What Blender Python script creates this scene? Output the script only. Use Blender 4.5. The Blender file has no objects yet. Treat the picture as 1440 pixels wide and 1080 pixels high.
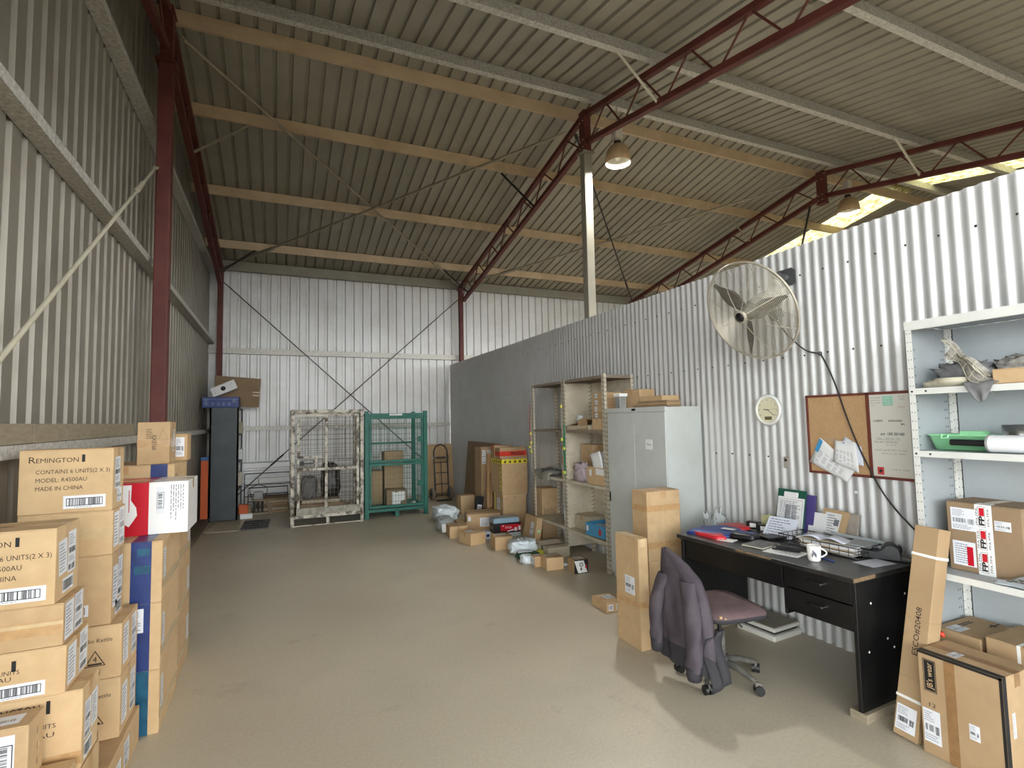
SKY=1.0; HZ=8.0; ZN=1.7; SUN=1.2; EXPO=0.46; LAMP_FILL=270
import bpy, math, random
from math import sin, cos, pi, radians, atan2, sqrt
from mathutils import Vector, Matrix, noise
random.seed(7)
SC = bpy.context.scene
COL = SC.collection

# ------------------------------------------------------------------ materials
M = {}
def lin(c):
    return tuple(((x/255/12.92) if x/255 <= .04045 else ((x/255+.055)/1.055)**2.4) for x in c) + (1,)
def mat(name, rgb, rough=.6, metal=0., var=.12, scale=6., bump=0., bscale=60., stretch=None, dirt=None, dscale=1.5, damt=.5, spec=.5):
    """colour rgb (0-255 sRGB) broken up by noise; optional dirt colour in large blotches"""
    m = bpy.data.materials.new(name); m.use_nodes = True
    nt = m.node_tree; N = nt.nodes; L = nt.links
    b = N['Principled BSDF']; b.inputs['Roughness'].default_value = rough; b.inputs['Metallic'].default_value = metal
    b.inputs['Specular IOR Level'].default_value = spec
    tc = N.new('ShaderNodeTexCoord'); mp = N.new('ShaderNodeMapping'); L.new(tc.outputs['Object'], mp.inputs['Vector'])
    if stretch: mp.inputs['Scale'].default_value = stretch
    nz = N.new('ShaderNodeTexNoise'); nz.inputs['Scale'].default_value = scale; nz.inputs['Detail'].default_value = 5
    L.new(mp.outputs['Vector'], nz.inputs['Vector'])
    rp = N.new('ShaderNodeValToRGB'); rp.color_ramp.elements[0].position = .3; rp.color_ramp.elements[1].position = .7
    c = lin(rgb)
    rp.color_ramp.elements[0].color = tuple(max(0, x*(1-var)) for x in c[:3])+(1,)
    rp.color_ramp.elements[1].color = tuple(min(1, x*(1+var)) for x in c[:3])+(1,)
    L.new(nz.outputs['Fac'], rp.inputs['Fac'])
    out = rp.outputs['Color']
    if dirt:
        n2 = N.new('ShaderNodeTexNoise'); n2.inputs['Scale'].default_value = dscale; n2.inputs['Detail'].default_value = 6; n2.inputs['Roughness'].default_value = .65
        L.new(mp.outputs['Vector'], n2.inputs['Vector'])
        r2 = N.new('ShaderNodeValToRGB'); r2.color_ramp.elements[0].position = .46; r2.color_ramp.elements[1].position = .62
        r2.color_ramp.elements[0].color = (0,0,0,1); r2.color_ramp.elements[1].color = (damt,damt,damt,1)
        L.new(n2.outputs['Fac'], r2.inputs['Fac'])
        mx = N.new('ShaderNodeMixRGB'); L.new(r2.outputs['Color'], mx.inputs['Fac']); L.new(out, mx.inputs['Color1']); mx.inputs['Color2'].default_value = lin(dirt)
        out = mx.outputs['Color']
    L.new(out, b.inputs['Base Color'])
    if bump:
        n3 = N.new('ShaderNodeTexNoise'); n3.inputs['Scale'].default_value = bscale; n3.inputs['Detail'].default_value = 3
        L.new(mp.outputs['Vector'], n3.inputs['Vector'])
        bp = N.new('ShaderNodeBump'); bp.inputs['Strength'].default_value = bump; bp.inputs['Distance'].default_value = .01
        L.new(n3.outputs['Fac'], bp.inputs['Height']); L.new(bp.outputs['Normal'], b.inputs['Normal'])
    M[name] = m
    return m

def floor_mat():
    m = mat('concrete', (203,192,169), .42, 0, .07, 2.2, .02, 40, spec=1.0, dirt=(184,170,146), dscale=.55, damt=.55)
    nt = m.node_tree; N = nt.nodes; L = nt.links; b = N['Principled BSDF']
    src = b.inputs['Base Color'].links[0].from_socket
    tc = N.new('ShaderNodeTexCoord')
    # fine speckle and a few dark tyre / oil marks
    n = N.new('ShaderNodeTexNoise'); n.inputs['Scale'].default_value = 55; n.inputs['Detail'].default_value = 6; L.new(tc.outputs['Object'], n.inputs['Vector'])
    r = N.new('ShaderNodeValToRGB'); r.color_ramp.elements[0].position = .35; r.color_ramp.elements[1].position = .65
    r.color_ramp.elements[0].color = (.93,.93,.93,1); r.color_ramp.elements[1].color = (1.04,1.04,1.04,1); L.new(n.outputs['Fac'], r.inputs['Fac'])
    mx = N.new('ShaderNodeMixRGB'); mx.blend_type = 'MULTIPLY'; mx.inputs['Fac'].default_value = 1
    L.new(src, mx.inputs['Color1']); L.new(r.outputs['Color'], mx.inputs['Color2'])
    n2 = N.new('ShaderNodeTexNoise'); n2.inputs['Scale'].default_value = 1.7; n2.inputs['Detail'].default_value = 7; n2.inputs['Roughness'].default_value = .7; L.new(tc.outputs['Object'], n2.inputs['Vector'])
    r2 = N.new('ShaderNodeValToRGB'); r2.color_ramp.elements[0].position = .60; r2.color_ramp.elements[1].position = .72
    r2.color_ramp.elements[0].color = (0,0,0,1); r2.color_ramp.elements[1].color = (.45,.45,.45,1); L.new(n2.outputs['Fac'], r2.inputs['Fac'])
    m2 = N.new('ShaderNodeMixRGB'); L.new(r2.outputs['Color'], m2.inputs['Fac']); L.new(mx.outputs['Color'], m2.inputs['Color1']); m2.inputs['Color2'].default_value = lin((150,138,118))
    L.new(m2.outputs['Color'], b.inputs['Base Color'])
floor_mat()
mat('outside_concrete', (122,114,100), .9)
mat('corrugated_zinc', (208,208,206), .5, .35, .03, 3., dirt=(198,196,190), dscale=2, damt=.4)
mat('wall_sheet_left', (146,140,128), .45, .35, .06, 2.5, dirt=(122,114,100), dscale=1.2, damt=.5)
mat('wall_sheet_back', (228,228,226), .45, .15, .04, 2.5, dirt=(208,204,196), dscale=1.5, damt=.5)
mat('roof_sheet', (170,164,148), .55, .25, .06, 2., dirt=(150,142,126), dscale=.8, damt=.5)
mat('galv_spangle', (204,201,192), .45, .2, .2, 45., dirt=(150,146,136), dscale=30, damt=.5)
mat('tan_steel', (206,182,148), .5, .1, .08, 3., dirt=(176,150,116), dscale=2, damt=.5)
mat('red_oxide', (92,40,34), .6, 0, .15, 8., dirt=(116,62,54), dscale=2.5, damt=.4)
mat('dull_rod', (172,162,142), .5, .4, .15, 10.)
mat('dark_rod', (44,40,36), .5, .4, .15, 10.)
mat('post_paint', (150,145,130), .5, .1, .08, 5., dirt=(140,132,112), dscale=3, damt=.4)
mat('kerb', (96,84,68), .85, 0, .2, 6.)
# cardboards
mat('card_a', (206,176,134), .8, 0, .06, 14., .06, 200, dirt=(186,148,102), dscale=3, damt=.35)
mat('card_b', (194,164,124), .8, 0, .07, 14., .06, 200, dirt=(172,136,94), dscale=3, damt=.35)
mat('card_c', (174,146,110), .8, 0, .08, 12., .06, 200, dirt=(150,118,82), dscale=3, damt=.4)
mat('card_d', (148,124,96), .82, 0, .08, 12., .06, 200, dirt=(124,100,70), dscale=3, damt=.4)
mat('card_grey', (190,178,154), .82, 0, .08, 12., .05, 200)
mat('tape', (188,150,104), .28, 0, .12, 30.)
mat('tape_brown', (146,110,72), .35, 0, .12, 30.)
mat('clear_tape', (206,180,140), .18, 0, .08, 30.)
mat('ink', (52,42,34), .75, 0, .1)
mat('black_ink', (20,20,20), .6, 0, .1)
mat('grey_ink', (120,122,130), .7, 0, .1)
mat('paper', (236,236,234), .6, 0, .03)
mat('paper_blue', (222,226,238), .6, 0, .03)
mat('label', (228,230,234), .35, 0, .03)
mat('blue_print', (38,58,116), .35, 0, .1, 20., dirt=(28,44,92), dscale=14, damt=.6)
mat('teal_print', (28,88,116), .35, 0, .1, 20., dirt=(20,66,92), dscale=14, damt=.6)
mat('red_print', (196,24,44), .3, 0, .05)
mat('white_print', (240,240,238), .3, 0, .02)
mat('strap_white', (235,235,230), .4, 0, .03)
mat('steel_grey', (204,208,204), .45, .05, .04, 5., dirt=(184,186,178), dscale=2.5, damt=.5)
mat('shelf_grey', (176,182,184), .5, .1, .05, 8., dirt=(156,160,160), dscale=4, damt=.4)
mat('shelf_edge', (216,216,210), .5, .05, .05, 8.)
mat('rack_beige', (206,197,176), .55, .05, .08, 8., dirt=(176,164,140), dscale=5, damt=.5)
mat('rack_brown', (140,126,110), .6, .1, .1, 8.)
mat('hole', (46,44,40), .9, 0, .1)
mat('desk_black', (13,13,14), .4, 0, .25, 12., dirt=(27,27,26), dscale=5, damt=.5)
mat('desk_top', (34,33,32), .3, 0, .2, 14., dirt=(62,59,55), dscale=6, damt=.45)
mat('chipped_wood', (120,98,72), .8, 0, .3, 30.)
mat('timber', (150,138,116), .85, 0, .15, 10., stretch=(6,1,6))
mat('plank_tan', (190,150,106), .8, 0, .12, 20., stretch=(1,1,.2))
mat('black_plastic', (26,26,27), .4, 0, .2, 20.)
mat('dusty_plastic', (82,80,76), .6, 0, .25, 14., dirt=(130,124,112), dscale=10, damt=.5)
mat('chair_fabric', (98,78,80), .95, 0, .1, 60., .3, 300, dirt=(118,98,96), dscale=5, damt=.5)
mat('foam', (190,158,112), .9, 0, .15, 40.)
mat('jacket', (72,64,71), .75, 0, .12, 9., .15, 120, dirt=(92,82,84), dscale=4, damt=.5)
mat('jacket_dark', (48,46,50), .8, 0, .12, 12., .2, 120)
mat('chrome', (200,200,200), .2, 1., .05)
mat('cage_white', (214,208,192), .6, .1, .1, 10., dirt=(70,52,38), dscale=9, damt=1., bump=.2)
mat('cage_plate', (178,174,160), .7, .1, .12, 18., dirt=(120,110,92), dscale=12, damt=.6)
mat('wire_rust', (120,110,96), .6, .4, .25, 20.)
mat('green_paint', (32,108,92), .5, .05, .1, 8., dirt=(20,78,68), dscale=6, damt=.5)
mat('green_wire', (40,110,96), .5, .1, .1, 8.)
mat('locker_dark', (66,72,74), .5, .2, .08, 4., dirt=(84,88,88), dscale=3, damt=.4)
mat('crate_blue', (30,52,128), .45, 0, .15, 14., dirt=(24,36,92), dscale=20, damt=.5)
mat('orange_paint', (206,92,38), .6, 0, .08, 6.)
mat('blue_cap', (52,92,144), .5, 0, .1)
mat('dark_metal', (46,44,42), .5, .4, .2, 10.)
mat('rubber', (58,55,52), .8, 0, .15, 20.)
mat('tyre', (128,116,102), .85, 0, .15, 20.)
mat('grille_wire', (190,182,164), .4, .4, .08)
mat('fan_blade', (62,58,52), .45, .3, .15, 12.)
mat('motor_grey', (128,126,120), .5, .3, .1)
mat('bracket_grey', (92,94,94), .5, .3, .1)
mat('lamp_shade', (186,158,118), .5, .1, .1, 10.)
mat('lamp_inner', (216,212,200), .35, .2, .05)
mat('lamp_box', (214,208,192), .5, 0, .05)
mat('bulb', (240,234,214), .15, 0, .02)
mat('cork', (190,154,112), .9, 0, .14, 120., .1, 300, dirt=(172,136,94), dscale=5, damt=.4)
mat('board_frame', (112,58,44), .6, 0, .12, 20.)
mat('whiteboard', (222,220,208), .3, 0, .02, 4., dirt=(206,200,184), dscale=2, damt=.5)
mat('marker_black', (48,46,46), .6); mat('marker_grey', (150,148,142), .6); mat('marker_red', (190,140,126), .6); mat('marker_green', (96,168,136), .6)
mat('green_wash', (178,220,198), .5); mat('sticker_red', (196,64,64), .5)
mat('clock_face', (226,220,188), .4, 0, .03); mat('clock_rim', (236,236,230), .3, 0, .02); mat('lcd', (104,98,74), .25, 0, .05)
mat('red_plastic', (202,44,54), .4, 0, .1, 12.); mat('bag_blue', (44,66,134), .45, 0, .12, 10.)
mat('mug', (238,236,230), .2, 0, .02); mat('purple', (84,72,132), .5, 0, .08); mat('clip_green', (28,88,72), .4, 0, .1)
mat('cream', (204,202,150), .5, 0, .05); mat('grey_cloth', (112,112,112), .9, 0, .2, 20.); mat('light_cloth', (168,160,148), .9, 0, .12, 20.)
mat('plaid', (150,146,138), .9, 0, .3, 40.); mat('belt_cream', (188,182,160), .8, 0, .1); mat('tub_green', (152,218,164), .35, 0, .06, 8.)
mat('roll_white', (232,232,232), .3, 0, .02); mat('roll_metal', (170,170,170), .25, .9, .1)
mat('bag_white', (228,238,242), .4, 0, .06, 6.); mat('bag_grey', (190,198,198), .45, 0, .1, 8.); mat('bag_green', (34,74,52), .35, 0, .1); mat('bag_yellow', (216,214,70), .4, 0, .06)
mat('yellow_tape', (232,214,56), .3, 0, .06); mat('red_tape', (206,58,40), .35, 0, .08)
mat('cable_green', (44,128,88), .5); mat('yellow_clip', (230,230,96), .5); mat('cable_grey', (148,144,134), .7, 0, .1)
mat('pack_blue', (70,150,196), .35, 0, .1, 14.); mat('pack_red', (196,58,58), .35, 0, .1); mat('pale_blue', (150,178,196), .4, 0, .08)
mat('mesh_panel', (158,158,154), .6, .3, .2, 14.); mat('scale_white', (226,224,214), .4, 0, .05); mat('scale_top', (150,142,124), .5, .2, .1, 14.)
mat('silver_poly', (196,206,212), .25, .25, .12, 20.)
mat('cord_black', (44,42,40), .6)
mat('door_card', (160,128,92), .8, 0, .08, 10.)

def glassy(name, rgb, a, rough):
    m = bpy.data.materials.new(name); m.use_nodes = True; N = m.node_tree.nodes; L = m.node_tree.links
    b = N['Principled BSDF']; b.inputs['Base Color'].default_value = lin(rgb); b.inputs['Roughness'].default_value = rough
    b.inputs['Alpha'].default_value = a
    tc = N.new('ShaderNodeTexCoord'); nz = N.new('ShaderNodeTexNoise'); nz.inputs['Scale'].default_value = 18; nz.inputs['Detail'].default_value = 4
    L.new(tc.outputs['Object'], nz.inputs['Vector'])
    bp = N.new('ShaderNodeBump'); bp.inputs['Strength'].default_value = .8; bp.inputs['Distance'].default_value = .03
    L.new(nz.outputs['Fac'], bp.inputs['Height']); L.new(bp.outputs['Normal'], b.inputs['Normal'])
    M[name] = m
glassy('clear_poly', (226,230,230), .45, .12)
glassy('pink_poly', (214,198,204), .8, .25)
def skylight_mat():
    m = bpy.data.materials.new('skylight'); m.use_nodes = True; N = m.node_tree.nodes; L = m.node_tree.links
    N.remove(N['Principled BSDF']); o = N['Material Output']
    t = N.new('ShaderNodeBsdfTranslucent'); d = N.new('ShaderNodeBsdfDiffuse'); mx = N.new('ShaderNodeMixShader'); mx.inputs['Fac'].default_value = .25
    tc = N.new('ShaderNodeTexCoord'); nz = N.new('ShaderNodeTexNoise'); nz.inputs['Scale'].default_value = 9; nz.inputs['Detail'].default_value = 6
    rp = N.new('ShaderNodeValToRGB'); rp.color_ramp.elements[0].position = .36; rp.color_ramp.elements[1].position = .56
    rp.color_ramp.elements[0].color = lin((168,152,88)); rp.color_ramp.elements[1].color = lin((236,228,176))
    L.new(tc.outputs['Object'], nz.inputs['Vector']); L.new(nz.outputs['Fac'], rp.inputs['Fac'])
    L.new(rp.outputs['Color'], t.inputs['Color']); L.new(rp.outputs['Color'], d.inputs['Color'])
    L.new(t.outputs[0], mx.inputs[1]); L.new(d.outputs[0], mx.inputs[2]); L.new(mx.outputs[0], o.inputs['Surface'])
    M['skylight'] = m
skylight_mat()

# ------------------------------------------------------------------ mesh builder
class G:
    def __init__(s): s.v=[]; s.f=[]; s.m=[]; s.s=[]
    def add(s, vs, fs, mi=0, sm=False, T=None):
        o = len(s.v)
        for p in vs:
            p = Vector(p)
            s.v.append(tuple(T @ p) if T else tuple(p))
        for f in fs: s.f.append(tuple(i+o for i in f)); s.m.append(mi); s.s.append(sm)
        return s
    def bb(s, x0,x1,y0,y1,z0,z1, mi=0, T=None):
        return s.add([(x0,y0,z0),(x1,y0,z0),(x1,y1,z0),(x0,y1,z0),(x0,y0,z1),(x1,y0,z1),(x1,y1,z1),(x0,y1,z1)],
            [(0,3,2,1),(4,5,6,7),(0,1,5,4),(1,2,6,5),(2,3,7,6),(3,0,4,7)], mi, False, T)
    def bar(s, p0, p1, w, h=None, mi=0, up=(0,0,1)):
        p0=Vector(p0); p1=Vector(p1); d=(p1-p0); l=d.length; d.normalize(); h=h or w
        u=Vector(up)
        if abs(d.dot(u))>.98: u=Vector((1,0,0))
        x=d.cross(u).normalized(); z=x.cross(d).normalized()
        T=Matrix((( x[0],d[0],z[0],p0[0]),(x[1],d[1],z[1],p0[1]),(x[2],d[2],z[2],p0[2]),(0,0,0,1)))
        return s.bb(-w/2,w/2,0,l,-h/2,h/2,mi,T)
    def tube(s, pts, r, n=8, mi=0, closed=False, cap=True):
        P=[Vector(p) for p in pts]; k=len(P); vs=[]; fs=[]
        rr = r if isinstance(r,(list,tuple)) else [r]*k
        prev=None
        for i in range(k):
            if closed: t=P[(i+1)%k]-P[i-1]
            else: t=P[min(i+1,k-1)]-P[max(i-1,0)]
            t.normalize()
            if prev is None:
                u=Vector((0,0,1)) if abs(t.z)<.9 else Vector((1,0,0))
                a=t.cross(u).normalized()
            else:
                a=prev-t*prev.dot(t)
                a = a.normalized() if a.length>1e-6 else t.orthogonal().normalized()
            prev=a; b=t.cross(a)
            for j in range(n):
                q=2*pi*j/n; vs.append(P[i]+(a*cos(q)+b*sin(q))*rr[i])
        for i in range(k if closed else k-1):
            i2=(i+1)%k
            for j in range(n):
                j2=(j+1)%n; fs.append((i*n+j,i*n+j2,i2*n+j2,i2*n+j))
        s.add(vs,fs,mi,n>4)
        if cap and not closed:
            s.add(vs[:n],[tuple(reversed(range(n)))],mi); s.add(vs[-n:],[tuple(range(n))],mi)
        return s
    def cyl(s, p0, p1, r, n=16, mi=0, r1=None):
        return s.tube([p0,p1],[r,r if r1 is None else r1],n,mi)
    def lathe(s, prof, n=24, mi=0, T=None, sx=1, sy=1):
        vs=[]; fs=[]; k=len(prof)
        for r,z in prof:
            for j in range(n):
                q=2*pi*j/n; vs.append((r*cos(q)*sx,r*sin(q)*sy,z))
        for i in range(k-1):
            for j in range(n):
                j2=(j+1)%n; fs.append((i*n+j,i*n+j2,(i+1)*n+j2,(i+1)*n+j))
        return s.add(vs,fs,mi,True,T)
    def prism(s, poly, z0, z1, mi=0, T=None):
        n=len(poly); vs=[(x,y,z0) for x,y in poly]+[(x,y,z1) for x,y in poly]
        fs=[tuple(reversed(range(n))),tuple(range(n,2*n))]+[(i,(i+1)%n,n+(i+1)%n,n+i) for i in range(n)]
        return s.add(vs,fs,mi,False,T)
    def grid(s, fn, nu, nv, mi=0, sm=True, closed_u=False):
        vs=[fn(i/(nu if closed_u else nu-1), j/(nv-1)) for j in range(nv) for i in range(nu)]; fs=[]
        for j in range(nv-1):
            for i in range(nu if closed_u else nu-1):
                i2=(i+1)%nu; fs.append((j*nu+i,j*nu+i2,(j+1)*nu+i2,(j+1)*nu+i))
        return s.add(vs,fs,mi,sm)
    def quad(s, o, a, b, mi=0):
        o=Vector(o);a=Vector(a);b=Vector(b); return s.add([o,o+a,o+a+b,o+b],[(0,1,2,3)],mi)
    def build(s, name, mats, parent=None, loc=None, bevel=0, solid=0, sub=0, seg=2):
        me=bpy.data.meshes.new(name); me.from_pydata(s.v,[],s.f)
        for p,mi,sm in zip(me.polygons,s.m,s.s): p.material_index=mi; p.use_smooth=sm
        for q in (mats if isinstance(mats,(list,tuple)) else [mats]): me.materials.append(M[q])
        me.update()
        o=bpy.data.objects.new(name,me); COL.objects.link(o)
        if parent: o.parent=parent
        if loc: o.location=loc
        if sub:
            md=o.modifiers.new('s','SUBSURF'); md.levels=sub; md.render_levels=sub
        if solid:
            md=o.modifiers.new('t','SOLIDIFY'); md.thickness=solid; md.offset=0
        if bevel:
            md=o.modifiers.new('b','BEVEL'); md.width=bevel; md.segments=seg; md.limit_method='ANGLE'; md.angle_limit=radians(40); md.harden_normals=False
        return o
def tag(o, label, cat, group=None, kind=None):
    o['label']=label; o['category']=cat
    if group: o['group']=group
    if kind: o['kind']=kind
    return o
def thing(name, label, cat, loc=(0,0,0), rz=0, group=None, rot=None):
    o=bpy.data.objects.new(name,None); COL.objects.link(o); o.location=loc; o.empty_display_size=.1
    o.rotation_euler = rot if rot else (0,0,radians(rz))
    return tag(o,label,cat,group)
def struct(o): o['kind']='structure'; return o
def part(o, label): o['label']=label; return o
def copy_tree(o, parent=None):
    c=o.copy(); COL.objects.link(c); c.parent=parent
    for ch in list(o.children): copy_tree(ch,c)
    return c

# ------------------------------------------------------------------ lettering and printed marks
_tc={}
def text_mesh(txt, xs=1., shear=0, bold=0):
    k=(txt,bold)
    if k not in _tc:
        cu=bpy.data.curves.new('t','FONT'); cu.body=txt; cu.size=1; cu.offset=bold; cu.resolution_u=2
        ob=bpy.data.objects.new('t',cu); me=bpy.data.meshes.new_from_object(ob)
        _tc[k]=([tuple(v.co) for v in me.vertices],[tuple(p.vertices) for p in me.polygons])
        bpy.data.objects.remove(ob); bpy.data.curves.remove(cu); bpy.data.meshes.remove(me)
    return _tc[k]
def text_on(g, T, u, v, h, txt, mi=0, w=None, rot=0, bold=0, off=.0008, shear=0):
    """letters of cap height h starting at u,v on a face frame T; w forces the run width"""
    vs,fs=text_mesh(txt,bold=bold)
    if not vs: return
    x0=min(p[0] for p in vs); x1=max(p[0] for p in vs); y0=min(p[1] for p in vs); y1=max(p[1] for p in vs)
    sy=h/.7; sx=(w/(x1-x0)) if w else sy
    A=T@Matrix.Translation((u,v,off))@Matrix.Rotation(radians(rot),4,'Z')
    g.add([((x-x0)*sx+shear*y*sy,y*sy,0) for x,y,z in vs],fs,mi,False,A)
def face(w,d,h,f):
    def fr(o,x,y,z): return Matrix(((x[0],y[0],z[0],o[0]),(x[1],y[1],z[1],o[1]),(x[2],y[2],z[2],o[2]),(0,0,0,1)))
    if f=='F': return fr((-w/2,-d/2,0),(1,0,0),(0,0,1),(0,-1,0))
    if f=='R': return fr((w/2,-d/2,0),(0,1,0),(0,0,1),(1,0,0))
    if f=='L': return fr((-w/2,d/2,0),(0,-1,0),(0,0,1),(-1,0,0))
    if f=='T': return fr((-w/2,-d/2,h),(1,0,0),(0,1,0),(0,0,1))
    if f=='K': return fr((w/2,d/2,0),(-1,0,0),(0,0,1),(0,1,0))
def rect(g,T,u,v,w,h,mi=0,off=.0005):
    g.add([(u,v,off),(u+w,v,off),(u+w,v+h,off),(u,v+h,off)],[(0,1,2,3)],mi,False,T)
def barcode(g,T,u,v,w,h,mi,off,vert=False,seed=0,fill=.5):
    r=random.Random(seed); p=0; L=h if vert else w
    while p<L-.001:
        a=L*r.choice((.008,.014,.022)); 
        if r.random()<.62+fill*.1:
            if vert: rect(g,T,u,v+p,w,min(a,L-p),mi,off)
            else: rect(g,T,u+p,v,min(a,L-p),h,mi,off)
        p+=a+L*.008
def frame_rect(g,T,u,v,w,h,t,mi,off):
    rect(g,T,u,v,w,t,mi,off); rect(g,T,u,v+h-t,w,t,mi,off); rect(g,T,u,v,t,h,mi,off); rect(g,T,u+w-t,v,t,h,mi,off)
def scribble(g,T,u,v,w,h,n,mi,off,seed=0,thick=.35):
    """rows of short dashes standing for lines of small print"""
    r=random.Random(seed)
    for i in range(n):
        y=v+h*(1-(i+.7)/n); x=u; e=u+w*r.uniform(.55,1)
        while x<e:
            l=w*r.uniform(.05,.16); rect(g,T,x,y,min(l,e-x),h/n*thick,mi,off); x+=l+w*.03
def label(parent,T,u,v,w,h,style='ship',seed=1,rot=0,name='shipping_label',off=.001):
    g=G(); A=T@Matrix.Translation((u+w/2,v+h/2,0))@Matrix.Rotation(radians(rot),4,'Z')@Matrix.Translation((-w/2,-h/2,0))
    rect(g,A,0,0,w,h,0,off); o2=off+.0006
    if style=='ship':
        scribble(g,A,w*.06,h*.62,w*.6,h*.32,5,1,o2,seed)
        barcode(g,A,w*.08,h*.34,w*.52,h*.2,2,o2,False,seed)
        barcode(g,A,w*.68,h*.3,w*.24,h*.24,2,o2,False,seed+3,.9)
        scribble(g,A,w*.06,h*.06,w*.8,h*.2,3,1,o2,seed+1)
    elif style=='bar':
        t=min(w,h)*.045
        frame_rect(g,A,w*.07,h*.2,w*.86,h*.6,t,2,o2)
        if w>h: barcode(g,A,w*.13,h*.24,w*.74,h*.52,2,o2,False,seed); scribble(g,A,w*.25,h*.06,w*.5,h*.1,1,1,o2,seed)
        else: barcode(g,A,w*.22,h*.22,w*.5,h*.56,2,o2,True,seed)
    elif style=='two':
        scribble(g,A,w*.08,h*.66,w*.8,h*.28,5,1,o2,seed); barcode(g,A,w*.1,h*.46,w*.8,h*.14,2,o2,False,seed)
        scribble(g,A,w*.08,h*.26,w*.8,h*.14,3,1,o2,seed+2); barcode(g,A,w*.1,h*.05,w*.8,h*.14,2,o2,False,seed+5)
    elif style=='docs':
        scribble(g,A,w*.1,h*.08,w*.75,h*.84,9,1,o2,seed)
    ob=g.build(name,['label','grey_ink','black_ink'],parent); return ob

# ------------------------------------------------------------------ cartons
def carton(label_, dims, at, rz=0, m='card_a', name='cardboard_box', cat='box', group=None, seam='x', tape='tape', top=True, mid=None, rot=None, bevel=.004, tape_ends=True):
    """closed carton standing on its base: body, two top flaps, packing tape along the seam"""
    w,d,h=dims; t=thing(name,label_,cat,at,rz,group,rot)
    g=G(); th=.004; g.bb(-w/2,w/2,-d/2,d/2,0,h-(th if top else 0)); g.build('carton_body',m,t,bevel=min(bevel,min(dims)*.1))
    if top:
        for s_ in (-1,1):
            f=G(); e=.0015
            if seam=='x': f.bb(-w/2+.001,w/2-.001,min(s_*e,s_*(d/2-.001)),max(s_*e,s_*(d/2-.001)),h-th,h)
            else: f.bb(min(s_*e,s_*(w/2-.001)),max(s_*e,s_*(w/2-.001)),-d/2+.001,d/2-.001,h-th,h)
            f.build('flap',m,t)
        if tape:
            k=G(); q=.024; o=.0008; dn=min(.06,h*.35) if tape_ends else .001
            if seam=='x':
                k.bb(-w/2-o,w/2+o,-q,q,h+.0002,h+o)
                for s_ in (-1,1): k.bb(min(s_*(w/2+.0002),s_*(w/2+o)),max(s_*(w/2+.0002),s_*(w/2+o)),-q,q,h-dn,h+o)
            else:
                k.bb(-q,q,-d/2-o,d/2+o,h+.0002,h+o)
                for s_ in (-1,1): k.bb(-q,q,min(s_*(d/2+.0002),s_*(d/2+o)),max(s_*(d/2+.0002),s_*(d/2+o)),h-dn,h+o)
            k.build('packing_tape',tape,t)
    return t
def strip(parent, dims, f, u, v, w, h, m, name='packing_tape', off=.0009):
    g=G(); rect(g,face(*dims,f),u,v,w,h,0,off); return g.build(name,m,parent)

def blob(g, c, r, seed=0, amp=.25, freq=3., n=24, flat=0, mi=0, e=.7, T=None, fit=True):
    """crumpled rounded bag shape with a level underside"""
    vs=[]; k=n//2+1; off=Vector((seed*7.3,seed*3.1,seed*1.7))
    def sp(x): return (abs(x)**e)*(1 if x>=0 else -1)
    for j in range(k):
        th=pi*j/(k-1)
        for i in range(n):
            ph=2*pi*i/n; d=Vector((sp(sin(th))*sp(cos(ph)),sp(sin(th))*sp(sin(ph)),sp(cos(th))))
            q=d*freq+off; a=1+amp*(noise.noise(q)+.7*(.35-abs(noise.noise(q*1.9)))*1.6+.5*(.3-abs(noise.noise(q*3.7+off))))
            p=Vector((d.x*r[0]*a,d.y*r[1]*a,d.z*r[2]*a)); p.z=max(p.z,-r[2]*.96)
            vs.append(Vector(c)+p)
    fs=[(j*n+i,j*n+(i+1)%n,(j+1)*n+(i+1)%n,(j+1)*n+i) for j in range(k-1) for i in range(n)]
    fs=[tuple(reversed(f)) for f in fs]
    if fit:
        lo=[min(v[q] for v in vs) for q in range(3)]; hi=[max(v[q] for v in vs) for q in range(3)]
        vs=[Vector([c[q]-r[q]+2*r[q]*(v[q]-lo[q])/(hi[q]-lo[q]) for q in range(3)]) for v in vs]
    return g.add(vs,fs,mi,True,T)
def bag(name, label_, cat, at, size, mats, seed, rz=0, amp=.28, freq=3., e=.6, group=None, n=36):
    t=thing(name,label_,cat,at,rz,group); w,d,h=size
    g=G(); blob(g,(0,0,h/2),(w/2,d/2,h/2),seed,amp,freq,n,0,0,e); g.build('bag_body',mats,t); return t
# ------------------------------------------------------------------ camera
cam=bpy.data.cameras.new('camera'); cam.sensor_width=36; cam.sensor_fit='HORIZONTAL'; cam.lens=741.7169/1440*36; cam.clip_start=.05; cam.clip_end=300
co=bpy.data.objects.new('camera',cam); COL.objects.link(co)
rt=Vector((.91477437,-.40347608,-.01987224)); dn=Vector((.00871214,.06888616,-.99758649)); fw=Vector((.40387121,.91239342,.06653043))
co.matrix_world=Matrix(((rt[0],-dn[0],-fw[0],0),(rt[1],-dn[1],-fw[1],0),(rt[2],-dn[2],-fw[2],1.7),(0,0,0,1)))
SC.camera=co

# ------------------------------------------------------------------ daylight
w=bpy.data.worlds.new('sky'); SC.world=w; w.use_nodes=True
nt=w.node_tree; bg=nt.nodes['Background']; bg.inputs['Strength'].default_value=SKY
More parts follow.
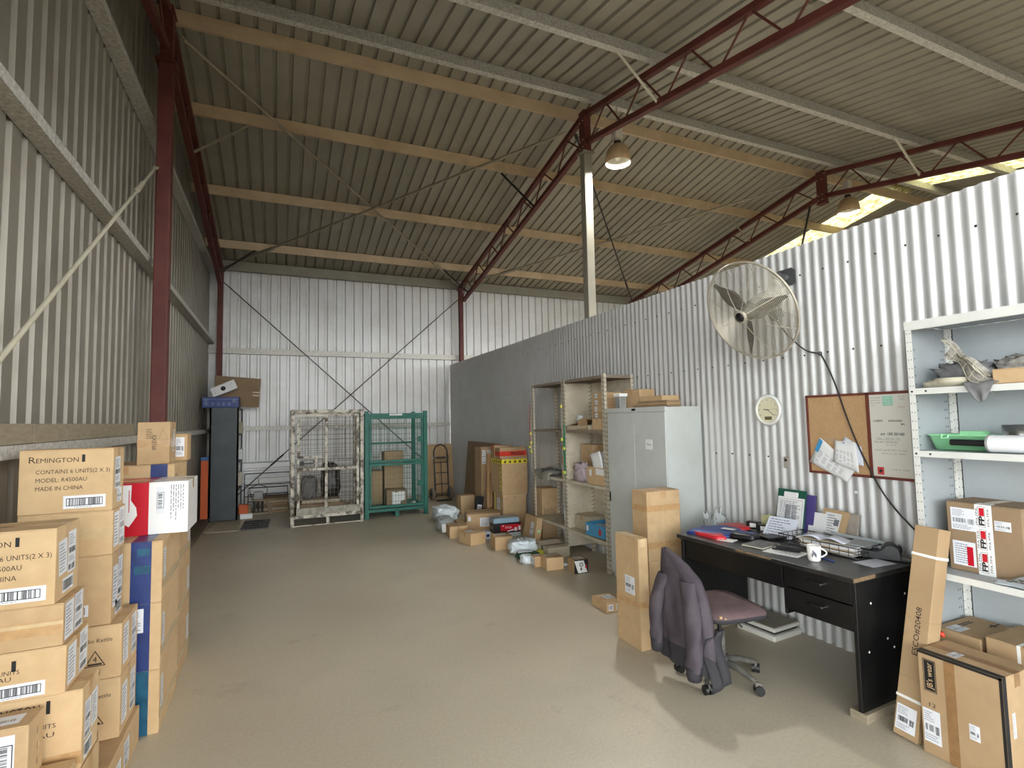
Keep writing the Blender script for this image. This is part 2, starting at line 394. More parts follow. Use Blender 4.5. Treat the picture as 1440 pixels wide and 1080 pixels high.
# overcast haze: brightest in a broad band above the horizon, duller overhead
tc=nt.nodes.new('ShaderNodeTexCoord'); sx=nt.nodes.new('ShaderNodeSeparateXYZ'); nt.links.new(tc.outputs['Generated'],sx.inputs[0])
rp=nt.nodes.new('ShaderNodeValToRGB'); E=rp.color_ramp.elements; E[0].position=0; E[0].color=(HZ*.95,HZ*.98,HZ,1); E[1].position=.9; E[1].color=(ZN*.78,ZN*.90,ZN,1)
for p_,q_ in ((.16,HZ),(.30,(HZ*.22+ZN)),(.5,ZN*1.3)):
    e=E.new(p_); e.color=(q_*.92,q_*.97,q_,1)
nt.links.new(sx.outputs['Z'],rp.inputs['Fac']); nt.links.new(rp.outputs['Color'],bg.inputs['Color'])
sl=bpy.data.lights.new('sun','SUN'); sl.energy=SUN; sl.angle=radians(1.5); sl.color=(1,.95,.86)
so=bpy.data.objects.new('sun',sl); COL.objects.link(so); so.rotation_euler=(radians(-38),0,radians(-20)); so.location=(4,20,20)

# ------------------------------------------------------------------ shell of the shed
YB=12.15; XL=-1.31; XR=14.1; YF=-3.0; YR=6.2; ZR=6.25; SL=.2; XP=3.74
def zroof(y): return ZR-SL*abs(y-YR)
def ribs(a,b,pitch=.19,dep=.04,phase=0,rw=.046,sw=.012):
    out=[]; s=a-pitch+phase; k=pitch/.19
    while s<b+pitch:
        for q,dd in ((0,0),(.1885-rw-2*sw,0),(.1885-rw-sw,dep),(.1885-sw,dep),(.1885,0)):
            if a<=s+q*k<=b: out.append((s+q*k,dd))
        s+=pitch
    return [(a,0)]+out+[(b,0)]
def sheet(name,prof,fn,m,rows=2,parent=None,kind=True):
    g=G(); n=len(prof); vs=[fn(s_,d_,k/(rows-1)) for k in range(rows) for s_,d_ in prof]
    fs=[(k*n+i,k*n+i+1,(k+1)*n+i+1,(k+1)*n+i) for k in range(rows-1) for i in range(n-1)]
    g.add(vs,fs); o=g.build(name,m,parent)
    return struct(o) if kind else o
g=G(); g.bb(XL-.05,XR+.05,YF-.3,YB+.05,-.15,0); struct(g.build('floor','concrete'))
g=G(); g.bb(-40,55,-45,YF-.301,-.2,-.03); struct(g.build('ground','outside_concrete'))
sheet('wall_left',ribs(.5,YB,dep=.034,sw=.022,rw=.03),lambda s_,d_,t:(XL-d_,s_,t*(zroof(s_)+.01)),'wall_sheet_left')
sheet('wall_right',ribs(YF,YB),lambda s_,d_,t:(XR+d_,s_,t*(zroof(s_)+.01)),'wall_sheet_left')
sheet('wall_back',ribs(XL,XR),lambda s_,d_,t:(s_,YB+d_,t*(zroof(YB)+.05)),'wall_sheet_back')
# lower run of horizontally ribbed sheets on the back wall
g=G(); pr=[(z,d) for z,d in ribs(.03,.93,.155,.03)]; n=len(pr)
g.add([(x,YB-.035+d,z) for x in (-.75,2.75) for z,d in pr],[(i,i+1,n+i+1,n+i) for i in range(n-1)])
g.bb(-.75,2.75,YB-.04,YB-.004,.93,.955)
struct(g.build('trim_1','wall_sheet_back'))
SK0,SK1=11.1,11.86
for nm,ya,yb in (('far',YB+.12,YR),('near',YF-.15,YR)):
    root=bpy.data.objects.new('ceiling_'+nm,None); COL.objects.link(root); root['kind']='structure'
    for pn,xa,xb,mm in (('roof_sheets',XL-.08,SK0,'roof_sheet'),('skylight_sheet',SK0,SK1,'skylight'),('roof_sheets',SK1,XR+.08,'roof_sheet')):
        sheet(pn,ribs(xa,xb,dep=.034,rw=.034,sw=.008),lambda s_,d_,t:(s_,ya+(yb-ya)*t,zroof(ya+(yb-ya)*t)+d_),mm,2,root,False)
# ridge capping seen as a notched strip between the two ridge purlins
g=G(); g.add([(XL-.08,YR-.25,zroof(YR-.25)+.034),(XR,YR-.25,zroof(YR-.25)+.034),(XR,YR,ZR+.05),(XL-.08,YR,ZR+.05),(XR,YR+.25,zroof(YR+.25)+.034),(XL-.08,YR+.25,zroof(YR+.25)+.034)],[(0,1,2,3),(3,2,4,5)])
for k in range(80):
    x=XL+.02+.19*k; g.bb(x,x+.118,YR-.075,YR-.065,ZR-.075,ZR+.0)
struct(g.build('trim_2','roof_sheet'))
# corrugated partition, wave pitch 76 mm, to 3.02 m
def corr(a,b,pitch=.0762,amp=.0085,per=8):
    n=int((b-a)/pitch*per); return [(a+(b-a)*i/n, amp*cos(2*pi*(b-a)*i/n/pitch)) for i in range(n+1)]
o=sheet('wall_partition',corr(-.4,YB-.04),lambda s_,d_,t:(XP+d_,s_,t*3.022),'corrugated_zinc')
for p in o.data.polygons: p.use_smooth=True
g=G(); r=random.Random(3)
for z in (.5,1.35,2.15,2.78):
    for k in range(60):
        y=.9+k*.1905; g.cyl((XP-.0135,y,z+r.uniform(-.006,.006)),(XP-.0075,y,z),.0065,6)
struct(g.build('screws','dark_metal',o))
o2=bpy.data.objects['wall_partition']
g=G()
for z in (2.97,): g.bb(XP+.012,XP+.06,-.6,YB-.06,z-.05,z+.02)
struct(g.build('trim_3','galv_spangle'))
g=G(); g.bb(XL,-1.1,4.85,10.66,0,.085); struct(g.build('baseboard_left','kerb',bevel=.01))

# ------------------------------------------------------------------ purlins and girts: C sections, each one lifted in on its own
def csec(g,along,p0,p1,h,fl,t=.006,face_=-1,roll=0):
    """C section between p0 and p1; web faces the camera side, flanges point away"""
    p0=Vector(p0); p1=Vector(p1)
    d=(p1-p0).normalized(); up=Vector((0,0,1)); nrm=Vector((0,face_,0)) if along=='x' else Vector((face_,0,0))
    R_=Matrix.Rotation(roll,3,d); up=R_@up; nrm=R_@nrm
    def q(a,b,c0,c1): # box: a along normal, c along up
        vs=[]
        for P in (p0,p1):
            for aa,cc in ((a,c0),(b,c0),(b,c1),(a,c1)): vs.append(P+nrm*aa+up*cc)
        g.add(vs,[(0,1,2,3),(7,6,5,4),(0,4,5,1),(1,5,6,2),(2,6,7,3),(3,7,4,0)])
    q(-t,0,-h,0); q(-fl,-t,-t,0); q(-fl,-t,-h,-h+t); q(-fl,-fl+t,-h+t,-h+.02); q(-fl,-fl+t,-.02,-t)
rl=math.atan(SL)
far=[(6.40,'tan roof purlin just behind the ridge, above the hanging lamps'),(7.75,'second tan roof purlin behind the ridge'),(9.52,'third tan roof purlin behind the ridge'),(11.24,'tan roof purlin closest to the back wall')]
for y,lb in far:
    g=G(); csec(g,'x',(XL,y,zroof(y)-.003),(XR,y,zroof(y)-.003),.15,.065,roll=rl)
    tag(g.build('roof_purlin','tan_steel'),lb,'purlin','tan purlins under the rear roof slope')
near=[(5.92,'galvanised roof purlin on the near slope right beside the ridge'),(4.64,'middle galvanised purlin on the near roof slope'),(2.97,'galvanised purlin nearest the photographer, at top right')]
for y,lb in near:
    g=G(); csec(g,'x',(XL,y,zroof(y)-.003),(XR,y,zroof(y)-.003),.15,.065,roll=-rl)
    tag(g.build('roof_purlin','galv_spangle'),lb,'purlin','galvanised purlins under the near roof slope')
g=G(); csec(g,'x',(XL,YB-.13,zroof(YB)+.0),(XR,YB-.13,zroof(YB)+.0),.2,.07)
tag(g.build('eaves_purlin','post_paint'),'pale eaves purlin along the top of the back wall','purlin')
for z,lb,h in ((3.262,'galvanised girt running across the back wall at mid height',.115),(1.66,'lower galvanised girt across the back wall behind the cages',.09)):
    g=G(); csec(g,'x',(XL,YB-.085,z),(XR if z>3 else XP-.02,YB-.085,z),h,.08)
    tag(g.build('wall_girt','galv_spangle'),lb,'girt','girts across the back wall')
for z,lb in ((4.84,'top girt on the left wall, high under the roof'),(3.40,'middle girt on the left wall with a bright inner lip'),(1.62,'lowest girt on the left wall, above the carton stacks')):
    g=G(); csec(g,'y',(XL+.115,.5,z),(XL+.115,YB-.12,z),.068,.113,face_=1)
    tag(g.build('wall_girt','galv_spangle'),lb,'girt','girts along the left wall')

# ------------------------------------------------------------------ red steel frame
def truss(x,lb):
    t=thing('roof_truss',lb,'truss',(x,YR,0),group='red roof trusses')
    zt=lambda y:zroof(y)-.235-YR*0; tb=lambda y:zroof(y)-.645
    for sgn,ye in ((1,YB-.2),(-1,YF+.2)):
        y0=YR+sgn*.06; L=ye-y0
        g=G(); g.bar((0,y0-YR,zt(y0)),(0,ye-YR,zt(ye)),.075,.075); g.build('top_chord','red_oxide',t,bevel=.006)
        yb=ye-sgn*.28
        g=G(); g.bar((0,y0-YR,tb(y0)),(0,yb-YR,tb(yb)),.075,.075); g.build('bottom_chord','red_oxide',t,bevel=.006)
        n=max(3,round(abs(L)/.84))
        for k in range(n):
            a=y0+L*(k+.12)/n*.965; b=y0+L*(k+.56)/n*.965; c=y0+L*(k+1.0)/n*.965
            g=G(); g.tube([(0,a-YR,tb(a)+.03),(0,b-YR,zt(b)-.03)],.0125,6); g.build('web_bar','red_oxide',t)
            g=G(); g.tube([(0,b-YR+sgn*.04,zt(b)-.03),(0,c-YR,tb(c)+.03)],.0125,6); g.build('web_bar','red_oxide',t)
    g=G(); g.bb(-.055,.055,-.07,.07,5.47,6.06); g.bb(-.07,.07,-.085,.085,5.46,5.475); g.bb(-.07,.07,-.085,.085,5.98,5.995)
    g.build('ridge_post','red_oxide',t,bevel=.004)
    g=G()
    for zz in (5.52,5.62,5.9):
        for yy in (-.04,.04): g.cyl((-.066,yy,zz),(-.056,yy,zz),.011,8)
    g.build('bolts','dull_rod',t)
    return t
truss(-1.09,'red lattice roof truss hard against the left wall')
truss(3.96,'red lattice roof truss meeting the white post under the ridge')
truss(8.95,'red lattice roof truss beyond the corrugated partition, beside the skylight')
def column(x,y,z1,lb,nm='steel_column',m='red_oxide',s=.13):
    t=thing(nm,lb,'column',(x,y,0))
    g=G(); g.bb(-s/2,s/2,-s/2,s/2,.012,z1); g.build('shaft',m,t,bevel=.01)
    g=G(); g.bb(-s*.9,s*.9,-s*.8,s*.8,0,.012); g.build('base_plate',m,t)
    g=G(); g.bb(-s*.72,s*.72,-s*.72,s*.72,z1,z1+.014); g.bb(-s*.72,s*.72,-s*.72,s*.72,z1+.015,z1+.029); g.build('cap_plate',m,t)
    return t
column(-1.09,YR,5.425,'tall red steel column on the left wall behind the carton stacks')
column(-1.09,YB-.27,4.80,'red steel column in the far left corner of the back wall',s=.1)
column(3.96,YB-.27,4.80,'red steel column on the back wall just past the partition end',s=.1)
t=column(3.96,YR,5.425,'pale square post rising behind the partition to the ridge','support_post','post_paint',.125)
# bracing rods
def rod(name,lb,p0,p1,r,m,cat='brace',grp=None,buckle=True):
    t=thing(name,lb,cat,p0,group=grp); d=Vector(p1)-Vector(p0)
    g=G(); g.tube([(0,0,0),d],r,6); g.build('rod',m,t)
    if buckle:
        g=G(); g.tube([d*.82,d*.87],r*1.7,6); g.build('turnbuckle',m,t)
    for e,q in ((Vector((0,0,0)),'a'),(d,'b')):
        u=d.normalized(); g=G(); g.bar(e-u*.05 if q=='a' else e-u*.06, e+u*.06 if q=='a' else e+u*.05,.05,.012); g.build('end_lug',m,t)
    return t
zb=lambda y:zroof(y)-.205
rod('roof_brace','pale roof brace from the left ridge post down to the back wall column',(-1.0,6.55,zb(6.55)),(3.86,11.8,zb(11.8)),.021,'dull_rod',grp='roof bracing rods')
rod('roof_brace','pale roof brace from the white post down to the far left corner',(3.85,6.6,zb(6.6)-.035),(-1.0,11.85,zb(11.85)-.035),.021,'dull_rod',grp='roof bracing rods')
rod('roof_brace','long pale roof brace behind the white post, running up to the second ridge post',(8.85,6.55,zb(6.55)),(4.06,11.75,zb(11.75)),.021,'dull_rod',grp='roof bracing rods')
rod('roof_brace','dark roof brace slanting down to the right of the white post',(4.06,6.6,zb(6.6)-.035),(8.85,11.75,zb(11.75)-.035),.014,'dark_rod',grp='roof bracing rods')
yw=YB-.2
rod('wall_brace','thin dark rod across the back wall falling from the left column',(-1.02,yw,4.56),(3.6,yw,.3),.011,'dark_rod',grp='crossed rods on the back wall',buckle=False)
rod('wall_brace','thin dark rod across the back wall falling from the right column',(3.88,yw-.025,4.56),(-.74,yw-.025,.3),.011,'dark_rod',grp='crossed rods on the back wall')
rod('wall_brace','pale rod rising across the left wall sheets to the red column',(-1.15,2.2,1.35),(-1.15,6.12,4.29),.014,'belt_cream')
# fly braces from purlin to bottom chord
for x,y,sx,m,lb in ((-1.05,7.8,.62,'dull_rod','short fly brace by the left truss at the second tan purlin'),(-1.05,11.24,.6,'dark_rod','short fly brace by the left truss at the purlin closest to the back wall'),
        (3.93,7.8,-.6,'dark_rod','short fly brace left of the centre truss at the second tan purlin'),(3.93,11.24,-.6,'dark_rod','short fly brace left of the centre truss at the purlin closest to the back wall'),
        (3.93,4.62,-.55,'lamp_box','pale fly brace on the near slope left of the centre truss'),(8.92,4.62,-.55,'lamp_box','pale fly brace on the near slope by the far right truss'),
        (8.92,7.8,-.6,'dull_rod','short fly brace on the rear slope by the far right truss')):
    g=G(); a=Vector((x,y,zroof(y)-.645)); b=Vector((x+sx,y,zroof(y)-.16)); g.bar(a,b,.035,.006); g.bar(a,b,.006,.035)
    tag(g.build('fly_brace',m),lb,'brace','fly braces at the trusses')
rod('roof_brace','dark brace falling from the far right ridge post behind the partition',(8.95,6.45,5.5),(8.95,7.1,3.4),.02,'dark_rod',grp='roof bracing rods',buckle=False)

# ------------------------------------------------------------------ bay lamps
def lamp(at,lb):
    t=thing('high_bay_lamp',lb,'lamp',at,group='dome lamps hanging near the ridge')
    g=G(); g.lathe([(.055,.27),(.075,.262),(.115,.235),(.15,.18),(.168,.10),(.176,0),(.171,.0),(.163,.1),(.145,.175),(.11,.228),(.05,.25),(0,.252)],32,0); g.build('lamp_shade',['lamp_shade'],t)
    g=G(); g.lathe([(.1705,.001),(.1625,.1),(.1445,.174),(.1095,.227),(.05,.249),(0,.251)],32,0); g.build('reflector','lamp_inner',t)
    g=G(); g.lathe([(0,.03),(.022,.04),(.04,.075),(.045,.11),(.03,.16),(.018,.2),(.018,.245)],16,0); g.build('bulb','bulb',t)
    g=G(); g.cyl((0,0,.265),(0,0,.31),.05,16); g.build('lamp_collar','dark_metal',t)
    g=G(); g.bb(-.06,.06,-.05,.05,.35,.56); g.build('ballast_box','lamp_box',t,bevel=.006)
    g=G(); g.bar((-.045,0,.3),(-.045,0,.36),.02,.006); g.bar((.045,0,.3),(.045,0,.36),.02,.006); g.build('bracket','dull_rod',t)
    ld=bpy.data.lights.new('fill_spot','SPOT'); ld.energy=LAMP_FILL; ld.spot_size=radians(158); ld.spot_blend=.25; ld.shadow_soft_size=.165; ld.color=(1,.97,.93)  # added fill spot at the mouth of an unlit lamp, brightens the floor
    lo=bpy.data.objects.new('fill_spot',ld); COL.objects.link(lo); lo.parent=t; lo.location=(0,0,-.002)
    top=zroof(5.93)-.16-at[2]
    g=G(); g.tube([(0,0,.56),(0,0,top)],.006,6); g.build('hanger_rod','dull_rod',t)
    g=G(); g.tube([(.03,0,.56),(.08,.05,.66),(0,.16,.72),(-.15,.2,.8),(-.3,.22,.76)],.006,6); g.build('power_cord','belt_cream',t)
lamp((4.28,5.88,5.215),'tan dome lamp hanging to the right of the white post')
lamp((9.16,5.88,5.215),'tan dome lamp over the partition, in front of the skylight')
# plank resting on the lowest left girt
for y0,y1,z0,lb,tl in ((3.66,5.84,1.622,'weathered grey plank standing on the lowest left wall girt',0),(2.2,3.65,1.622,'weathered plank on the left wall girt at the edge of the picture',0)):
    g=G(); g.bb(-.016,.016,y0,y1,0,.105 if tl==0 else .1); o=g.build('timber_plank','timber',None,(XL+.085,0,z0),bevel=.003); tag(o,lb,'plank')
# ================================================================== carton stacks on the left
def box3(x0,x1,y0,y1,z0,z1): return (x1-x0,y1-y0,z1-z0),((x0+x1)/2,(y0+y1)/2,z0)
GRP_A='cartons in the front left stack'; GRP_B='cartons in the second left stack'; GRP_C='blue striped cartons by the left wall'
def printed(t,dims,f,fn,name='printed_text',m=('ink','black_ink')):
    g=G(); fn(g,face(*dims,f)); return g.build(name,list(m),t)
def shaver_print(w,h,l2,sh=1.,l1=True):
    def fn(g,T):
        R=lambda q:q*w
        text_on(g,T,R(.10),h*.80,.030,'R',0,.026,rot=0); text_on(g,T,R(.175),h*.80,.022,'EMINGTON',0,R(.445))
        rect(g,T,R(.655),h*.795,R(.035),.036,1,.0008)
        text_on(g,T,R(.175),h*.625,.0195,'CONTAINS 6 UNITS(2 X 3)',0,R(.79))
        text_on(g,T,R(.175),h*.495,.0195,l2,0,R(.54))
        text_on(g,T,R(.175),h*.365,.0195,'MADE IN CHINA',0,R(.50))
    return fn
# --- front stack (nearest the camera)
d,a=box3(-1.175,-.72,2.30,2.695,0,.40)
t=carton('low carton at the foot of the front left stack, symbols on its lid',d,a,m='card_b',group=GRP_A,seam='x')
def fn(g,T):
    frame_rect(g,T,.30,.20,.06,.05,.002,1,.0008); frame_rect(g,T,.37,.20,.05,.05,.002,1,.0008); text_on(g,T,.27,.20,.05,'7',1)
    for k in range(3): text_on(g,T,.322+.011*k,.215,.012,'>',1,rot=120*k)
    text_on(g,T,.378,.215,.018,'11',1)
printed(t,d,'T',fn,'printed_symbols')
d,a=box3(-1.17,-.71,2.725,2.96,0,.338)
t=carton('plain bottom carton on the floor in the front left stack',d,a,m='card_b',group=GRP_A)
d,a=box3(-1.17,-.714,2.73,2.94,.34,.648)
t=carton('carton with a tall black logo bar, fourth down in the front left stack',d,a,m='card_a',group=GRP_A)
w_,d_,h_=d
def fn(g,T):
    text_on(g,T,.13,h_*.80,.030,'REMINGTON',0,.19); rect(g,T,.34,h_*.76,.013,.05,1,.0008)
    text_on(g,T,.13,h_*.58,.0175,'CONTAINS 6 UNITS',0,.242); text_on(g,T,.272,h_*.47,.0175,'20AU',0,.096)
printed(t,d,'F',fn)
label(t,face(*d,'R'),.03,.09,.075,.15,'two',4); label(t,face(*d,'R'),.03,.015,.10,.065,'bar',5); label(t,face(*d,'R'),.115,.10,.08,.14,'docs',6)
strip(t,d,'F',.0,.02,w_,.05,'tape')
d,a=box3(-1.22,-.767,2.71,2.98,.65,.836)
t=carton('low carton with a framed barcode, third down in the front left stack',d,a,m='card_a',group=GRP_A)
w_,d_,h_=d
def fn(g,T):
    rect(g,T,.285,h_*.62,.014,.04,1,.0008); text_on(g,T,.10,h_*.56,.0165,'CONTAINS 6 UNITS',0,.21); text_on(g,T,.215,h_*.435,.0165,'00AU',0,.07)
printed(t,d,'F',fn); label(t,face(*d,'F'),.215,.012,.175,.055,'bar',11,name='barcode_label')
label(t,face(*d,'R'),.02,.02,.095,.15,'docs',7); label(t,face(*d,'R'),.155,.015,.10,.165,'two',8)
d,a=box3(-1.23,-.78,2.71,2.96,.837,1.003)
t=carton('plain low carton with a wide tape band, second down in the front left stack',d,a,m='card_b',group=GRP_A)
strip(t,d,'F',0,.05,.45,.055,'tape'); strip(t,d,'F',0,.085,.45,.014,'clear_tape',off=.0014)
label(t,face(*d,'R'),.015,.012,.10,.145,'docs',9); label(t,face(*d,'R'),.125,.012,.10,.15,'two',10)
d,a=box3(-1.175,-.805,2.70,2.95,1.004,1.302)
t=carton('topmost carton of the front left stack, cut off by the picture edge',d,a,m='card_a',group=GRP_A,rz=-1)
printed(t,d,'F',shaver_print(d[0],d[2],'MODEL: R3500AU')); label(t,face(*d,'F'),d[0]-.272,.022,.245,.058,'bar',12,name='barcode_label')
label(t,face(*d,'R'),.03,.10,.085,.14,'docs',13,rot=4); label(t,face(*d,'R'),.125,.09,.085,.17,'two',14); label(t,face(*d,'R'),.075,.02,.115,.058,'bar',15,name='barcode_label')
d,a=box3(-1.26,-.825,2.555,2.695,.402,.622)
t=carton('carton at bottom left edge with an upright barcode and a label on its lid',d,a,m='card_b',group=GRP_A,seam='x',tape=None)
label(t,face(*d,'F'),d[0]-.108,.03,.07,.165,'bar',16,name='barcode_label'); label(t,face(*d,'F'),d[0]-.21,-.0+.02,.085,.13,'ship',17,rot=0); label(t,face(*d,'T'),d[0]-.24,.03,.2,.075,'ship',18)
g=G()
for k in range(3): g.bb(d[0]/2+.0005,d[0]/2+.003,.008,.016,.04+.055*k,.062+.055*k)
g.build('staple','chrome',t)
# --- second stack
d,a=box3(-1.13,-.68,2.985,3.56,0,.189)
t=carton('bottom carton of the second left stack, under the kettle cartons',d,a,m='card_b',group=GRP_B,seam='y')
label(t,face(*d,'R'),.26,.03,.10,.12,'two',21); label(t,face(*d,'R'),.12,.02,.09,.10,'docs',22)
for z0,z1,word,lb,sd in ((.19,.477,'on Kettle','kettle carton second from the bottom in the second left stack',23),(.478,.732,'dio Kettle','kettle carton with a white slip on its lid, third up in the second left stack',27)):
    d,a=box3(-1.13,-.70,3.24,3.56,z0,z1); t=carton(lb,d,a,m='card_a',group=GRP_B,seam='x'); h_=d[2]
    def fn(g,T,word=word,h_=h_):
        text_on(g,T,.288,h_*.70,.019,word,0,.105)
        A=T@Matrix.Translation((.325,h_*.36,.0008))
        def tri(rr,mi,o): g.add([(rr*cos(radians(q)),rr*sin(radians(q)),o) for q in (90,210,330)],[(0,1,2)],mi,False,A)
        tri(.05,0,0)
        frame_rect(g,T,.318,h_*.08,.028,.03,.0015,0,.0009); text_on(g,T,.324,h_*.105,.016,'@',0)
    printed(t,d,'F',fn)
    g=G(); A=face(*d,'F')@Matrix.Translation((.325,h_*.36,.0012)); g.add([(.042*cos(radians(q)),.042*sin(radians(q)),0) for q in (90,210,330)],[(0,1,2)],0,False,A)
    text_on(g,face(*d,'F'),.317,h_*.345,.026,'4',1,.016,off=.0022); rect(g,face(*d,'F'),.297,h_*.285,.056,.009,1,.0022)
    g.build('warning_triangle',['card_a','ink'],t)
    label(t,face(*d,'R'),.03,.04,.10,.19,'docs',sd); label(t,face(*d,'R'),.19,.03,.10,.2,'two',sd+1)
    if sd==27: label(t,face(*d,'T'),.30,.02,.07,.12,'plain',2,name='paper_slip')
d,a=box3(-1.12,-.75,3.25,3.47,.733,1.071)
t=carton('plain carton with a small framed barcode, third down in the second left stack',d,a,m='card_b',group=GRP_B)
label(t,face(*d,'F'),.09,.05,.19,.055,'bar',31,name='barcode_label'); label(t,face(*d,'R'),.02,.07,.085,.2,'docs',32); label(t,face(*d,'R'),.11,.10,.08,.2,'two',33); label(t,face(*d,'R'),.07,.02,.11,.07,'bar',34,name='barcode_label')
d,a=box3(-1.12,-.75,3.24,3.47,1.072,1.289)
t=carton('plain carton with clear tape across its front, second down in the second left stack',d,a,m='card_a',group=GRP_B)
strip(t,d,'F',.0,.085,.37,.055,'clear_tape'); label(t,face(*d,'R'),.02,.03,.09,.17,'docs',35); label(t,face(*d,'R'),.12,.02,.09,.19,'two',36)
d,a=box3(-1.12,-.752,3.236,3.42,1.29,1.596)
t=carton('topmost carton of the second left stack, its whole printed front in view',d,a,m='card_a',group=GRP_B,rz=-1)
printed(t,d,'F',shaver_print(d[0],d[2],'MODEL: R4500AU')); label(t,face(*d,'F'),d[0]-.195,.02,.168,.062,'bar',37,name='barcode_label')
label(t,face(*d,'R'),.03,.10,.09,.16,'two',38,rot=2); label(t,face(*d,'R'),.07,.03,.08,.07,'ship',39)
# --- striped cartons along the wall
def stripe(t,d,m,u0,u1,marks=True):
    g=G(); w_,d_,h_=d; T=face(*d,'F'); rect(g,T,u0,0,u1-u0,h_,0,.0008); T2=face(*d,'T'); rect(g,T2,u0,0,u1-u0,d_*.4,0,.0008); g.build('printed_stripe',m,t)
for z0,z1,m,lb in ((0,.345,'teal_print','bottom striped carton by the left wall, teal stripe, on the floor'),(.346,.71,'blue_print','blue striped carton with a white paper slip, above the teal one'),(.711,1.053,'blue_print','blue striped carton directly under the red and white box')):
    d,a=box3(-1.18,-.597,3.60,4.17,z0,z1); t=carton(lb,d,a,m='card_a',group=GRP_C,seam='y'); stripe(t,d,m,.583-.15,.583-.052)
    if z0>.3 and z0<.5: label(t,face(*d,'F'),.44,.21,.06,.13,'docs',41,name='paper_slip',off=.0014)
    if z0>.7:
        T=face(*d,'F')
        for q in ((.462,.265,.062,.04),(.45,.165,.078,.045)): g=G(); rect(g,T,*q,0,.0016); g.build('printed_block','teal_print',t)
    label(t,face(*d,'R'),.03,.12,.07,.17,'docs',42)
    strip(t,d,'R',0,.07,.56,.05,'clear_tape')
d,a=box3(-.95,-.50,3.80,4.15,1.055,1.364)
t=carton('glossy red and white box on top of the striped cartons',d,a,rz=-1,m='white_print',group=GRP_C,seam='x',tape='clear_tape')
g=G(); T=face(*d,'F'); rect(g,T,0,0,.247,d[2],0,.0006); rect(g,face(*d,'T'),0,0,.247,d[1],0,.0006); g.build('red_panel','red_print',t)
g=G(); pts=[(.085,.30),(.13,.30),(.128,.21),(.155,.165),(.16,.12),(.14,.085),(.12,.055),(.10,.07),(.085,.10),(.10,.135),(.088,.2)]
g.add([(x+.03,y,.0014) for x,y in pts],[tuple(range(len(pts)))],0,False,T); rect(g,T,.147,.14,.004,.13,1,.002); g.build('printed_picture',['white_print','red_print'],t)
label(t,face(*d,'F'),.285,.12,.042,.16,'bar',44,name='barcode_label')
printed(t,d,'F',lambda g,T:[scribble(g,T@Matrix.Translation((.355,.29,0))@Matrix.Rotation(radians(-90),4,'Z'),0,0,.22,.075,6,0,.001,45)],m=('grey_ink','grey_ink'))
for k,(z0,z1) in enumerate(((0,.35),(.351,.70),(.701,1.056))):
    d,a=box3(-1.2,-.61,4.20,4.75,z0,z1)
    t=carton(('bottom plain carton behind the striped cartons, on the floor','second plain carton up behind the striped cartons','third plain carton up behind the striped cartons')[k],d,a,m='card_b',group='plain cartons behind the striped ones',seam='y')
    label(t,face(*d,'R'),.42,.14,.09,.16,'docs',50+k); strip(t,d,'R',0,.09,.55,.05,'clear_tape')
d,a=box3(-1.2,-.64,4.20,4.72,1.057,1.445)
t=carton('blue striped carton behind the red box, carrying a scuffed carton',d,a,m='card_a',group=GRP_C,seam='y'); stripe(t,d,'blue_print',.425,.521); strip(t,d,'R',.03,.2,.08,.12,'clear_tape')
d,a=box3(-.86,-.676,4.22,4.47,1.446,1.728)
t=carton('scuffed carton stamped with a sideways code, highest on the striped stack',d,a,rz=1,m='card_b',seam='x')
def fn(g,T):
    text_on(g,T,.083,.20,.026,'XX0160',0,.105,rot=-90,off=.0022)
    A=T@Matrix.Translation((.145,.185,.0009))
    for q in range(3):
        p=Vector((.033*cos(radians(90+120*q)),.05*sin(radians(90+120*q)),0)); p2=Vector((.033*cos(radians(210+120*q)),.05*sin(radians(210+120*q)),0))
        g.bar(A@p,A@p2,.002,.0006)
    scribble(g,T,.05,.17,.04,.07,6,0,.0009,61)
printed(t,d,'F',fn); strip(t,d,'F',0,.115,.184,.05,'tape'); label(t,face(*d,'R'),.12,.08,.06,.15,'two',62); strip(t,d,'R',0,.115,.25,.05,'tape')
d,a=box3(-.80,-.612,4.52,4.70,1.446,1.64)
t=carton('small carton with a white label peeking out behind the scuffed carton',d,a,m='card_b'); label(t,face(*d,'F'),.115,.03,.055,.14,'ship',63)

# ================================================================== back left corner
t=thing('steel_shelving','dark grey steel shelving seen end-on in the back left corner','shelving',(-.89,11.3,0))
w_,d_,h_=.46,1.16,2.01; y0=-d_/2
g=G(); g.bb(-.23,.23,y0,y0+.004,.0,h_); g.bb(-.23,-.20,y0-.0,y0+.03,0,h_); g.bb(.20,.23,y0,y0+.03,0,h_); g.build('end_panel','locker_dark',t,bevel=.002)
for k,z in enumerate((.06,.5,1.0,1.5,1.985)):
    g=G(); g.bb(-.228,.228,y0+.005,d_/2-.005,z,z+.025); g.build('shelf','locker_dark',t)
for sx in (-1,1):
    g=G(); g.bb(min(sx*.2,sx*.23),max(sx*.2,sx*.23),d_/2-.03,d_/2,0,h_); g.build('post','locker_dark',t)
g=G(); g.bb(-.23,-.226,y0+.03,d_/2-.03,.02,h_-.02); g.build('back_panel','locker_dark',t)
for z0,z1,m,lb,y in ((1.53,1.75,'card_grey','pale carton edge on the top shelf of the dark shelving',.3),(1.026,1.22,'white_print','white box sticking out of the dark shelving',.34),(.53,.78,'rack_beige','beige bin on a middle shelf of the dark shelving',.3)):
    d=(.3,.2,z1-z0); tt=carton(lb,d,(-.79,11.3+y,z0),m=m,name='storage_box',cat='box'); 
d=(.58,.42,.19); t=thing('blue_box','flat blue retail box on top of the dark shelving','box',(-.955,10.97,2.012))
g=G(); g.bb(-.29,.29,-.21,.21,0,.19); g.build('box_body','crate_blue',t,bevel=.004)
